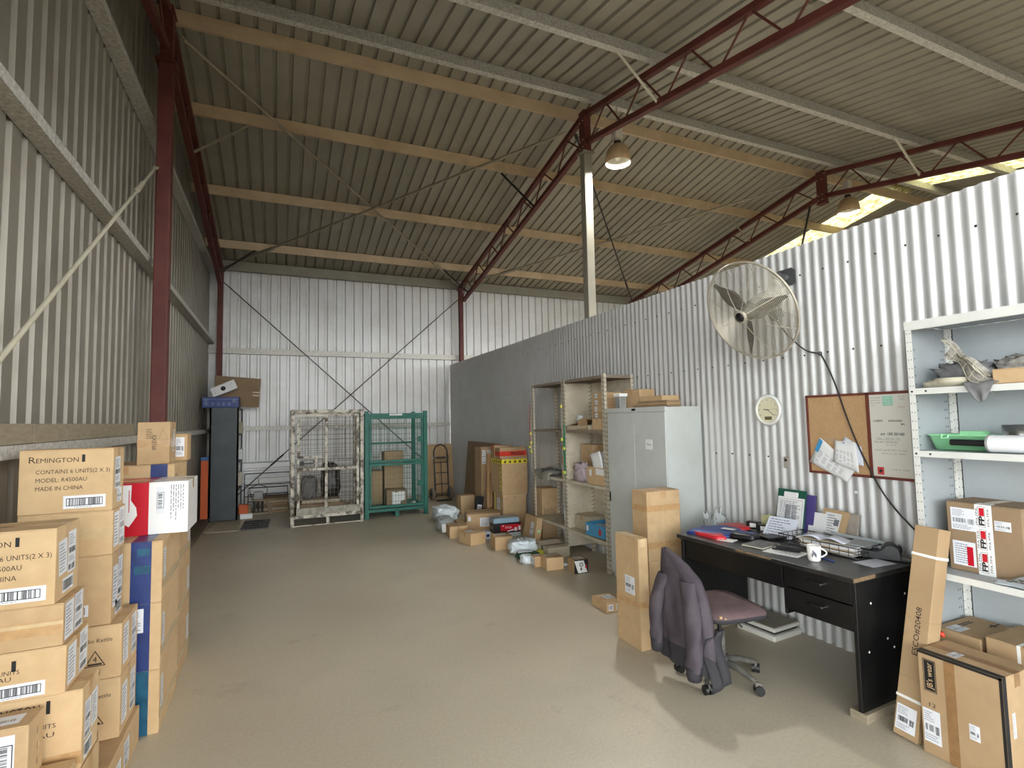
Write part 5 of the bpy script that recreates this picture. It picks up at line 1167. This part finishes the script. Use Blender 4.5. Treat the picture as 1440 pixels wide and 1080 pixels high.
# clipboard, folder, envelope, note sheets leaning at the partition
lean=lambda nm,lb,cat,at,w_,h_,th,m,tilt,yaw=0,pn=None: (lambda o:(G().bb(-th/2,th/2,-w_/2,w_/2,0,h_).build(pn or 'board',m,o,bevel=min(.003,th*.3)),o)[1])(thing(nm,lb,cat,at,rot=(0,radians(tilt),radians(yaw))))
t=lean('ring_folder','purple folder standing behind the green clipboard','folder',(3.615,2.86,DZ),.26,.31,.02,'purple',10)
t=lean('clipboard','green clipboard with a filled-in sheet leaning on the purple folder','clipboard',(3.545,2.885,DZ),.245,.345,.006,'clip_green',12)
T=face(.006,.245,.345,'L'); g=G(); g.bb(-.0055,-.0035,-.113,.113,.0,.285); g.build('paper_sheet','paper',t); g=G(); A=T@Matrix.Translation((0,0,.0035)); scribble(g,A,.03,.06,.185,.2,16,0,.0006,211); barcode(g,A,.08,.03,.1,.2,0,.0004,False,8); frame_rect(g,A,.02,.03,.205,.24,.002,0,.0006); g.build('printed_form',['grey_ink','black_ink'],t)
g=G(); g.bb(-.013,-.0055,-.06,.06,.285,.325); g.build('clip','paper',t,bevel=.004)
t=lean('padded_envelope','tan padded envelope with a white address window behind the wire tray','envelope',(3.60,2.60,DZ+.0),.20,.235,.03,'card_b',22,yaw=-8)
g=G(); T=face(.03,.2,.235,'L'); rect(g,T,.03,.03,.135,.18,0,.001); scribble(g,T,.04,.05,.11,.15,8,1,.0016,213); rect(g,T,.115,.12,.04,.045,1,.0018); g.build('address_label',['paper','grey_ink'],t)
t=lean('plastic_pouch','pale crumpled pouch propped to the right of the tan envelope','pouch',(3.65,2.485,DZ),.12,.215,.012,'light_cloth',12,yaw=-8)
t=lean('note_paper','handwritten white sheet propped in front of the clipboard','paper',(3.40,2.87,DZ),.235,.17,.0015,'paper_blue',38,yaw=6,pn='paper_sheet'); g=G(); T=face(.0015,.235,.17,'L')
for k in range(7): scribble(g,T,.02,.015+.021*k,.19,.014,1,0,.0008,220+k,.5)
g.build('handwriting','grey_ink',t)
t=lean('note_paper','blank white sheet standing between clipboard and tan envelope','paper',(3.60,2.70,DZ+.004),.14,.19,.0015,'paper',14,pn='paper_sheet')
t=thing('hole_punch','cream tape block standing beside the ink boxes on the desk','dispenser',(3.61,3.10,DZ),rz=4)
g=G(); T=Matrix.Rotation(pi/2,4,'Z')@Matrix.Rotation(pi/2,4,'X'); g.prism([(-.06,0),(.06,0),(.065,.10),(.0,.115),(-.05,.10),(-.05,.07),(.02,.072),(.02,.045),(-.045,.045)],-.02,.02,0,T); g.build('block_body','cream',t,bevel=.003)
for k,(x,y,lb) in enumerate(((3.53,3.19,'left'),(3.50,3.06,'right'))):
    t=thing('ink_box',lb+' small black ink box behind the zip bag','box',(x,y,DZ),rz=20,group='small black boxes on the desk'); g=G(); g.bb(-.03,.03,-.05,.05,0,.055); g.build('box_body','black_plastic',t,bevel=.004); g=G(); g.bb(-.0306,-.0301,-.03,.02,.012,.045); g.build('white_label','paper',t)
t=thing('marker_pen','small orange marker beside the handwritten sheet','pen',(3.355,2.965,DZ),rz=50); g=G(); g.tube([(-.03,0,.006),(.03,0,.006)],.006,8); g.build('pen_barrel','orange_paint',t)
# clear plastic between desk and cabinet
bag('plastic_wrap','large ball of clear bubble wrap standing between the desk and the cabinet','plastic wrap',(3.53,3.60,0),(.28,.30,.91),'clear_poly',91,amp=.34,freq=5,e=.85,n=72)
bag('plastic_wrap','smaller lump of clear wrap behind the tall cartons','plastic wrap',(3.16,3.80,0),(.17,.14,.80),'clear_poly',93,amp=.18,freq=6,e=.9)
# --- platform scale under the desk
t=thing('parcel_scale','white flat parcel scale on the floor under the desk','scale',(3.545,3.10,0),rz=4)
g=G(); g.bb(-.17,.15,-.17,.17,.0,.045); g.build('base','scale_white',t,bevel=.012); g=G(); g.bb(-.13,.13,-.14,.14,.045,.065); g.build('pillar','black_plastic',t); g=G(); g.bb(-.165,.145,-.165,.165,.065,.095); g.build('rim','scale_white',t,bevel=.012); g=G(); g.bb(-.15,.13,-.15,.15,.095,.099); g.build('platform','scale_top',t)

# ================================================================== tall cartons before the cabinet
d=(.085,.29,.80); t=carton('narrow tall carton with a white label, left of the office chair',d,(2.462,3.385,0),rz=0,m='card_b',seam='y',tape='clear_tape')
T=face(*d,'L'); label(t,T,.115,.38,.12,.13,'ship',151); g=G(); o_=.001; g.bb(-.0425-o_,.0425+o_,-.145-o_,.145+o_,.30,.345); g.build('packing_tape','tape',t); g=G(); g.bb(-.0436,-.0431,-.10,-.096,.345,.8); g.build('crease','card_c',t)
d=(.32,.22,.24); carton('bottom carton of the three stacked behind the narrow tall carton',d,(2.945,3.70,0),m='card_b',group='cartons stacked before the cabinet')
d=(.32,.22,.268); t=carton('middle carton of the three stacked behind the narrow tall carton',d,(2.945,3.70,.241),m='card_b',group='cartons stacked before the cabinet'); printed(t,d,'F',lambda g,T:text_on(g,T,.115,.03,.03,'HTC',0,.09,rot=90))
d=(.345,.20,.565); t=carton('big top carton of the three stacked before the cabinet doors',d,(2.955,3.69,.510),m='card_b',seam='y',group='cartons stacked before the cabinet',tape='tape')
for f,a in (('F',.345),('L',.20)): strip(t,d,f,0,.40,a,.05,'tape'); strip(t,d,f,0,.10,a,.05,'tape')
strip(t,d,'F',.16,0,.006,.565,'clear_tape',off=.0014)

# ================================================================== chair with jacket
t=thing('office_chair','dusty purple-brown swivel chair on castors in front of the desk','chair',(2.64,2.70,0))
g=G(); g.cyl((0,0,.09),(0,0,.30),.033,20,0,.03); g.cyl((0,0,.30),(0,0,.42),.014,12,1); g.build('gas_lift',['dusty_plastic','dark_metal'],t)
g=G(); g.lathe([(.0,.15),(.05,.15),(.06,.13),(.06,.08),(.04,.065),(0,.065)],20); g.build('hub','dusty_plastic',t)
for a in (205,277,349,61,133):
    q=radians(a); c_,s_=cos(q),sin(q)
    lg=bpy.data.objects.new('leg',None); COL.objects.link(lg); lg.parent=t
    g=G(); g.tube([(.04*c_,.04*s_,.115),(.12*c_,.12*s_,.11),(.21*c_,.21*s_,.085),(.25*c_,.25*s_,.075)],[.026,.022,.018,.016],8); g.build('arm','dusty_plastic',lg)
    cx,cy=.252*c_,.252*s_
    cs=bpy.data.objects.new('castor',None); COL.objects.link(cs); cs.parent=t
    ca=q+.9; ax=Vector((-sin(ca),cos(ca),0)); of=Vector((cos(ca),sin(ca),0))*.012; P_=Vector((cx,cy,.03))+of
    for k in (-1,1):
        g=G(); g.cyl(P_+ax*k*.006,P_+ax*k*.024,.029,20); g.build('castor_wheel','black_plastic',cs)
    g=G(); g.tube([P_-ax*.006+Vector((0,0,.018)),P_+ax*.006+Vector((0,0,.018))],.024,10); g.cyl((cx,cy,.045),(cx,cy,.078),.012,10); g.build('castor_hood','dusty_plastic',cs)
# seat pan and cushion
SQ=radians(-8)
def seat_pt(ang,f,z):
    e=.42; c_,s_=cos(ang),sin(ang); x=(abs(c_)**e)*(1 if c_>=0 else -1)*.215*f; y=(abs(s_)**e)*(1 if s_>=0 else -1)*.225*f
    x+=.02; return (x*cos(SQ)-y*sin(SQ),x*sin(SQ)+y*cos(SQ),z-.02*max(0,x-.12)*4*f)
def seat(prof,m,nm):
    g=G(); n=48; g.add([seat_pt(2*pi*i/n,f,z) for f,z in prof for i in range(n)],[(k*n+i,k*n+(i+1)%n,(k+1)*n+(i+1)%n,(k+1)*n+i) for k in range(len(prof)-1) for i in range(n)],0,True); return g.build(nm,m,t)
seat([(.01,.492),(.5,.495),(.85,.49),(.96,.478),(1.0,.462),(.995,.452)],'chair_fabric','seat_cushion')
seat([(.995,.452),(1.0,.44),(.97,.425),(.7,.415),(.01,.412)],'jacket_dark','seat_pan')
g=G(); p=Vector(seat_pt(radians(238),.99,.47)); blob(g,p,(.012,.009,.008),33,.3,6,14); p=Vector(seat_pt(radians(250),1.0,.462)); blob(g,p,(.009,.006,.005),34,.3,6,12); g.build('torn_foam','foam',t)
g=G(); g.bb(-.08,.08,-.07,.07,.39,.413); g.tube([(.0,-.05,.40),(.03,-.12,.39),(.05,-.14,.36)],.006,6); g.build('tilt_mechanism','dark_metal',t)
g=G(); g.tube([(-.05,.01,.40),(-.20,.03,.41),(-.235,.035,.46),(-.235,.035,.60)],.016,8); g.build('back_bar','dusty_plastic',t)
g=G()
def bk(u,v):
    y=(u-.5)*.30; z=.46+.20*v; r_=1-.25*abs(2*v-1)**3; return (-.235-.025*(1-(2*u-1)**2),.085+y*r_,z)
g.grid(bk,12,10); g.build('backrest','chair_fabric',t,solid=.045)
# jacket
t=thing('work_jacket','faded grey-purple work jacket hung over the office chair back','jacket',(2.405,2.735,0))
def itp(T_,z):
    for (z0,a0),(z1,a1) in zip(T_,T_[1:]):
        if z<=z0 and z>=z1: q=(z0-z)/(z0-z1); return a0+(a1-a0)*(q*q*(3-2*q)*.5+q*.5)
    return T_[-1][1]
YMIN=((.81,2.885),(.77,2.78),(.73,2.69),(.66,2.585),(.58,2.54),(.42,2.515),(.25,2.49),(.05,2.46))
THK=((.81,.018),(.77,.034),(.70,.05),(.55,.06),(.35,.07),(.05,.085))
def jk(u,v):
    """closed cross section from the shoulders (v=0) to the hem (v=1), draped over the chair back"""
    a=2*pi*u; z=.805-.665*v; y0=itp(YMIN,z); y1=2.955+.012*v; wid=(y1-y0)/2; yc=(y0+y1)/2-2.735; thk=itp(THK,z)
    q=min(1,v*3)
    fold=1+.10*q*sin(7*a+5*v)+.07*q*sin(13*a-7*v+1)+.16*noise.noise(Vector((cos(a)*2,sin(a)*2,v*5)))*q
    y=wid*(abs(sin(a))**.8)*(1 if sin(a)>=0 else -1)*(1+.03*q*sin(9*v+3*a))+yc; x=thk*cos(a)*fold-.02*v
    z+=.03*v*sin(a*2+.6)+.05*v*max(0,sin(a))
    return (x,y,z)
g=G(); g.grid(lambda u,v:jk(u,v*.84),64,40,0,True,True); vs=[jk(i/64,0) for i in range(64)]; g.add(vs,[tuple(range(64))]); g.build('jacket_body','jacket',t)
g=G(); g.grid(lambda u,v:(lambda p:(p[0]*.96,p[1]*.99,p[2]))(jk(u,.82+.20*v)),64,10,0,True,True); g.build('lining','jacket_dark',t)
def sleeve(pts,rad,nm):
    k=16; P=[]
    for i in range(k+1):
        f=i/k*(len(pts)-1); j=min(int(f),len(pts)-2); q=f-j; P.append(Vector(pts[j]).lerp(Vector(pts[j+1]),q))
    g=G(); n=18; vs=[]
    for i,p in enumerate(P):
        r=rad[0]+(rad[1]-rad[0])*i/k
        for j in range(n):
            a=2*pi*j/n; f=1+.10*sin(3*a+i*.9)+.10*noise.noise(Vector((cos(a),sin(a),i*.5))); vs.append(p+Vector((cos(a)*r*f*.75,sin(a)*r*f,0)))
    g.add(vs,[(i*n+j,i*n+(j+1)%n,(i+1)*n+(j+1)%n,(i+1)*n+j) for i in range(k) for j in range(n)],0,True); g.build('sleeve','jacket',t)
    e=P[-1]; g=G(); g.lathe([(rad[1]*.3,-.06),(rad[1]*.72,-.06),(rad[1]*.82,-.03),(rad[1]*.86,.01),(rad[1]*.6,.02)],16,0,Matrix.Translation(e)); g.build('cuff','jacket_dark',t)
sleeve([(-.03,-.06,.66),(-.075,-.125,.52),(-.085,-.15,.38),(-.085,-.145,.24),(-.085,-.14,.16)],(.058,.058),'near')
sleeve([(-.03,.15,.66),(-.085,.19,.50),(-.10,.185,.34),(-.11,.165,.23)],(.055,.05),'far')
g=G(); g.grid(lambda u,v:(-.06+.12*u+.02*sin(6*u)-.02*v,-.225-.03*v+.03*sin(5*v)-.03*u,.36-.28*v+.05*u),10,8); g.build('front_hem','jacket_dark',t,solid=.006)
g=G(); g.tube([(-.012,.13,.775),(.0,.165,.805),(.01,.20,.80),(.014,.215,.775)],.014,8); g.build('collar','jacket',t)

# ================================================================== things on the partition wall
t=thing('wall_clock','round white wall clock with cream dial and small grey display','clock',(3.7235,3.145,1.734))
T0=Matrix(((0,0,-1,0),(-1,0,0,0),(0,1,0,0),(0,0,0,1)))
g=G(); g.lathe([(0,0),(.118,0),(.128,.008),(.128,.02),(.118,.03),(.108,.03),(.102,.02)],48,0,T0); g.build('rim','clock_rim',t)
g=G(); g.lathe([(.104,.0195),(0,.0196)],48,0,T0); g.build('dial','clock_face',t)
g=G()
for k in range(1,13):
    if k in (5,6,7): continue
    q=radians(90-30*k); text_on(g,T0,.084*cos(q)-.009*(1.5 if k>9 else .8),.084*sin(q)-.008,.016,str(k),0,off=.0202)
g.build('numerals','grey_ink',t)
g=G(); A=T0@Matrix.Translation((0,0,.022)); 
for ang,l,w_ in ((172,.042,.006),(-38,.075,.004),(8,.07,.0015)):
    q=radians(ang); g.bar(A@Vector((-.01*cos(q),-.01*sin(q),0)),A@Vector((l*cos(q),l*sin(q),0)),w_,.001,0,(1,0,0))
g.build('hands','ink',t)
g=G(); g.add([(-.034,-.082,.0203),(.034,-.082,.0203),(.034,-.054,.0203),(-.034,-.054,.0203)],[(0,1,2,3)],0,False,T0); g.build('display','lcd',t)
# notice board: cork half and whiteboard half
t=thing('notice_board','framed notice board, cork on the left and whiteboard on the right','notice board',(3.715,2.36,1.25))
g=G(); g.bb(.0,.008,-.44,.44,0,.585); g.build('backing','board_frame',t)
g=G(); 
for a in ((-.44,.44,.0,.018),(-.44,.44,.567,.585),(-.44,-.422,.0,.585),(.422,.44,.0,.585),(-.035,-.012,0,.585)): g.bb(-.012,.0,a[0],a[1],a[2],a[3])
o=g.build('frame','board_frame',t,bevel=.002)
g=G(); g.bb(-.006,.0,-.012,.422,.018,.567); g.build('cork_panel','cork',t)
g=G(); g.bb(-.006,.0,-.422,-.035,.018,.567); g.build('whiteboard_panel','whiteboard',t)
W=Matrix(((0,0,-1,-.006),(-1,0,0,-.035),(0,1,0,.018),(0,0,0,1)))  # u to the right seen from the room, v up
g=G(); rect(g,W,.085,.475,.07,.062,4,.0006)
for k,(a,b) in enumerate((('TOOWOOMBA','22-2-03'),('MACKAY:','17-2-03'),('ESCORTED:','26-2-03'),('THE -','22-8-03'))):
    text_on(g,W,.008,.522-.017*k,.009,a,1,.066 if k<3 else .03,shear=.1); text_on(g,W,.09,.522-.017*k,.011,b,3,.06,shear=.1)
text_on(g,W,.18,.455,.011,'START',2,.045,shear=.1); text_on(g,W,.19,.525,.009,'BOOK',1,.04); text_on(g,W,.19,.508,.009,'CARS',1,.035)
text_on(g,W,.018,.365,.013,'CHEPS',0,.062,shear=.1,bold=.02); text_on(g,W,.115,.365,.013,'GARGANS',0,.085,shear=.1,bold=.02); text_on(g,W,.195,.343,.012,'BN',0,.02,bold=.02)
text_on(g,W,.06,.275,.014,'AUP',0,.03,shear=.1,bold=.02); text_on(g,W,.105,.275,.019,'1300 350 H60',0,.105,shear=.1,bold=.02)
text_on(g,W,.03,.248,.012,'TOLL  1300 765 740',1,.15,shear=.1); rect(g,W,.03,.243,.155,.0018,1,.0008)
text_on(g,W,.015,.225,.010,'TOLL BUS: 1300 765 836',0,.15,shear=.1); text_on(g,W,.09,.207,.009,'MOTORWAY',1,.07,shear=.1)
text_on(g,W,.02,.170,.012,'MUST HAVE TEST TO GO',1,.20,shear=.1); text_on(g,W,.06,.148,.010,'WITH IT, NO YARD',1,.15,shear=.1); text_on(g,W,.12,.045,.010,'WEB ST. TANK',1,.11,shear=.1)
g.build('handwriting',['marker_black','marker_grey','marker_red','marker_green','green_wash'],t)
g=G(); rect(g,W,.028,.012,.042,.05,0,.001); A=W@Matrix.Translation((.049,.036,.0016)); g.add([(.011*cos(2*pi*k/14),.011*sin(2*pi*k/14),0) for k in range(14)],[tuple(range(14))],1,False,A); g.build('sticker',['sticker_red','ink'],t)
Cm=Matrix(((0,0,-1,-.006),(-1,0,0,.422),(0,1,0,.018),(0,0,0,1)))
g=G(); text_on(g,Cm,.12,.225,.018,'TRUST',0,.09,shear=.1); g.build('cork_lettering','marker_grey',t)
def sheet_on_board(lb,corners,off,mk=None,m='paper'):
    """paper pinned to the cork: four corners in world y,z"""
    cy=sum(c[0] for c in corners)/4; cz=sum(c[1] for c in corners)/4; o=thing('pinned_paper',lb,'paper',(3.7085-off,cy,cz),group='papers pinned to the cork')
    def fn(u,v):
        a,b,c,d_=[Vector((0,q[0]-cy,q[1]-cz)) for q in corners]; p=(a.lerp(b,u)).lerp(d_.lerp(c,u),v); p.x=-.010*v*v-.003*sin(6*u)*v; return p
    g=G(); g.grid(fn,8,6); g.build('paper_sheet',m,o,solid=.0008)
    if mk: mk(o,fn)
    g=G(); p=fn(.45,.06); g.cyl(p+Vector((.003,0,0)),p+Vector((-.007,0,0)),.004,8); g.build('pin','bag_blue',o); return o
def lines(o,fn):
    g=G(); r=random.Random(len(o['label']))
    for k in range(8):
        for q in range(5):
            u0=.12+.15*q; v0=.4+.06*k; a=fn(u0,v0); b=fn(u0+.1*r.uniform(.5,1),v0); c=fn(u0+.1,v0+.018); 
            if r.random()<.75: g.add([Vector(p)+Vector((-.0022,0,0)) for p in (a,b,fn(u0+.09,v0+.016),fn(u0,v0+.016))],[(0,1,2,3)])
    g.build('printed_lines','grey_ink',o)
def blue(o,fn):
    g=G(); g.add([Vector(fn(u,v))+Vector((-.0025,0,0)) for u,v in ((.0,.05),(.10,.05),(.10,.52),(.0,.52))],[(0,1,2,3)]); g.build('blue_band','pack_blue',o); lines(o,fn)
sheet_on_board('pinned white leaflet with a blue band at lower left of the cork',[(2.69,1.52),(2.44,1.30),(2.50,1.207),(2.78,1.335)],.012,blue)
sheet_on_board('pinned sheets fanned at the back of the cork papers, upper right',[(2.50,1.53),(2.385,1.46),(2.37,1.33),(2.57,1.36)],.018,None,'paper_blue')
sheet_on_board('pinned white sheet with handwriting on top of the cork papers',[(2.57,1.50),(2.42,1.49),(2.40,1.28),(2.585,1.35)],.026,lines)
# switch
t=thing('wall_switch','small grey wall fitting below the clock','switch',(3.722,3.005,1.27)); g=G(); g.bb(-.012,.003,-.022,.022,0,.085); g.build('plate','light_cloth',t,bevel=.003); g=G(); g.bb(-.017,-.012,-.008,.008,.05,.07); g.build('rocker','black_plastic',t)
t=thing('wall_clip','tiny white clip on the partition under the notice board','clip',(3.722,2.46,1.13)); g=G(); g.bb(-.008,.003,-.008,.008,0,.02); g.build('clip_body','paper',t)

# ================================================================== wall fan
ctr=Vector((3.25,2.871,2.476)); ax=Vector((-.899,.008,-.438)).normalized(); up=(Vector((0,0,1))-ax*ax.z).normalized(); sd=up.cross(ax).normalized()
t=thing('wall_fan','big wall fan with a round wire cage above the clock','fan',ctr)
t.rotation_euler=Matrix(((sd.x,up.x,ax.x),(sd.y,up.y,ax.y),(sd.z,up.z,ax.z))).to_euler()
R_=.385
def dome(r,front): 
    f=r/R_; return (.115*(1-f**2.2)+.0) if front else -(.10*(1-f**2.6))
for front,nm in ((True,'front_grille'),(False,'rear_grille')):
    g=G()
    for k in range(34):
        r=.055+(R_-.06)*k/33; z=dome(r,front); g.tube([(r*cos(2*pi*i/56),r*sin(2*pi*i/56),z) for i in range(56)],.0013,4,closed=True)
    for k in range(8 if front else 12):
        q=2*pi*(k+.3)/(8 if front else 12); g.tube([(r*cos(q),r*sin(q),dome(r,front)-.002) for r in [.05+(R_-.05)*i/8 for i in range(9)]],.0026,5)
    g.build(nm,'grille_wire',t)
g=G(); g.tube([(R_*cos(2*pi*i/64),R_*sin(2*pi*i/64),0) for i in range(64)],.008,8,closed=True); g.build('outer_ring','grille_wire',t)
g=G(); g.lathe([(0,.122),(.05,.120),(.056,.112),(.05,.105)],28); g.build('badge_plate','grille_wire',t); g=G(); g.lathe([(0,.1245),(.036,.1235),(.037,.119)],24); g.build('badge','black_plastic',t)
for k in range(3):
    q=2*pi*k/3+radians(128)
    def bl(u,v,q=q):
        r=.06+.29*u; wd=(.030+.026*sin(pi*min(1,u*1.2)))*(1-.6*u**2.5); a=(v-.5)*2*wd; tw=radians(32-14*u)
        x=r; y=a*cos(tw); z=a*sin(tw)+.01; return (x*cos(q)-y*sin(q),x*sin(q)+y*cos(q),z)
    g=G(); g.grid(bl,12,6); g.build('blade','fan_blade',t,solid=.003)
g=G(); g.lathe([(0,.05),(.05,.048),(.06,.03),(.06,-.02),(.0,-.02)],24); g.build('blade_hub','fan_blade',t)
g=G(); g.lathe([(0,-.03),(.07,-.04),(.085,-.06),(.085,-.22),(.07,-.245),(0,-.25)],28); g.build('motor','motor_grey',t)
g=G(); g.bb(.03,.10,-.14,-.075,-.2,-.12); g.build('switch_box','bracket_grey',t,bevel=.004)
# bracket to the wall, in world space turned into fan space
inv=(Matrix.Translation(ctr)@t.rotation_euler.to_matrix().to_4x4()).inverted()
g=G(); g.prism([(2.84+.09+x,2.79+z) for x,z in ((-.09,-.045),(-.06,-.07),(.06,-.07),(.09,-.045),(.09,.045),(.06,.07),(-.06,.07),(-.09,.045))],3.718,3.726,0,inv@Matrix(((0,0,1,0),(1,0,0,0),(0,1,0,0),(0,0,0,1)))); g.build('wall_plate','bracket_grey',t)
g=G(); 
for a,b,w_ in (((3.72,2.93,2.79),(3.62,2.93,2.79),.05),((3.62,2.93,2.82),(3.62,2.93,2.60),.05),((3.62,2.93,2.62),(3.46,2.88,2.57),.045)): g.bar(inv@Vector(a),inv@Vector(b),w_,w_)
g.build('bracket_arm','bracket_grey',t,bevel=.004)
g=G(); g.cyl(inv@Vector((3.717,2.90,2.79)),inv@Vector((3.708,2.90,2.79)),.012,10); g.cyl(inv@Vector((3.717,2.985,2.79)),inv@Vector((3.708,2.985,2.79)),.012,10); g.build('bolts','chrome',t)
def spl(P,n=8):
    P=[Vector(p) for p in P]; out=[]
    for i in range(len(P)-1):
        p0=P[max(i-1,0)]; p1=P[i]; p2=P[i+1]; p3=P[min(i+2,len(P)-1)]
        for k in range(n):
            q=k/n; out.append(.5*((2*p1)+(-p0+p2)*q+(2*p0-5*p1+4*p2-p3)*q*q+(-p0+3*p1-3*p2+p3)*q**3))
    return out+[P[-1]]
g=G(); g.tube([inv@p for p in spl([(3.42,2.80,2.42),(3.55,2.80,2.30),(3.70,2.78,2.19),(3.716,2.70,2.155),(3.718,2.665,2.14),(3.712,2.62,2.06),(3.70,2.55,1.90),(3.685,2.47,1.66),(3.68,2.38,1.42),(3.685,2.25,1.15),(3.70,2.10,.96),(3.70,1.98,.88),(3.70,1.93,.83)])],.0055,6); g.build('power_cord','cord_black',t)
g=G(); c_=inv@Vector((3.722,2.672,2.148)); blob(g,c_,(.014,.014,.014),5,.05,1,10); g.build('cord_clip','bracket_grey',t)

# ------------------------------------------------------------------ colour management
vs_=SC.view_settings; vs_.view_transform='Standard'; vs_.look='None'; vs_.gamma=1; vs_.use_curve_mapping=False; vs_.exposure=EXPO
SC.cycles.use_denoising=True; SC.cycles.max_bounces=8; SC.cycles.diffuse_bounces=6; SC.cycles.glossy_bounces=4; SC.cycles.transparent_max_bounces=12
SC.cycles.caustics_reflective=False; SC.cycles.caustics_refractive=False; SC.cycles.sample_clamp_indirect=6
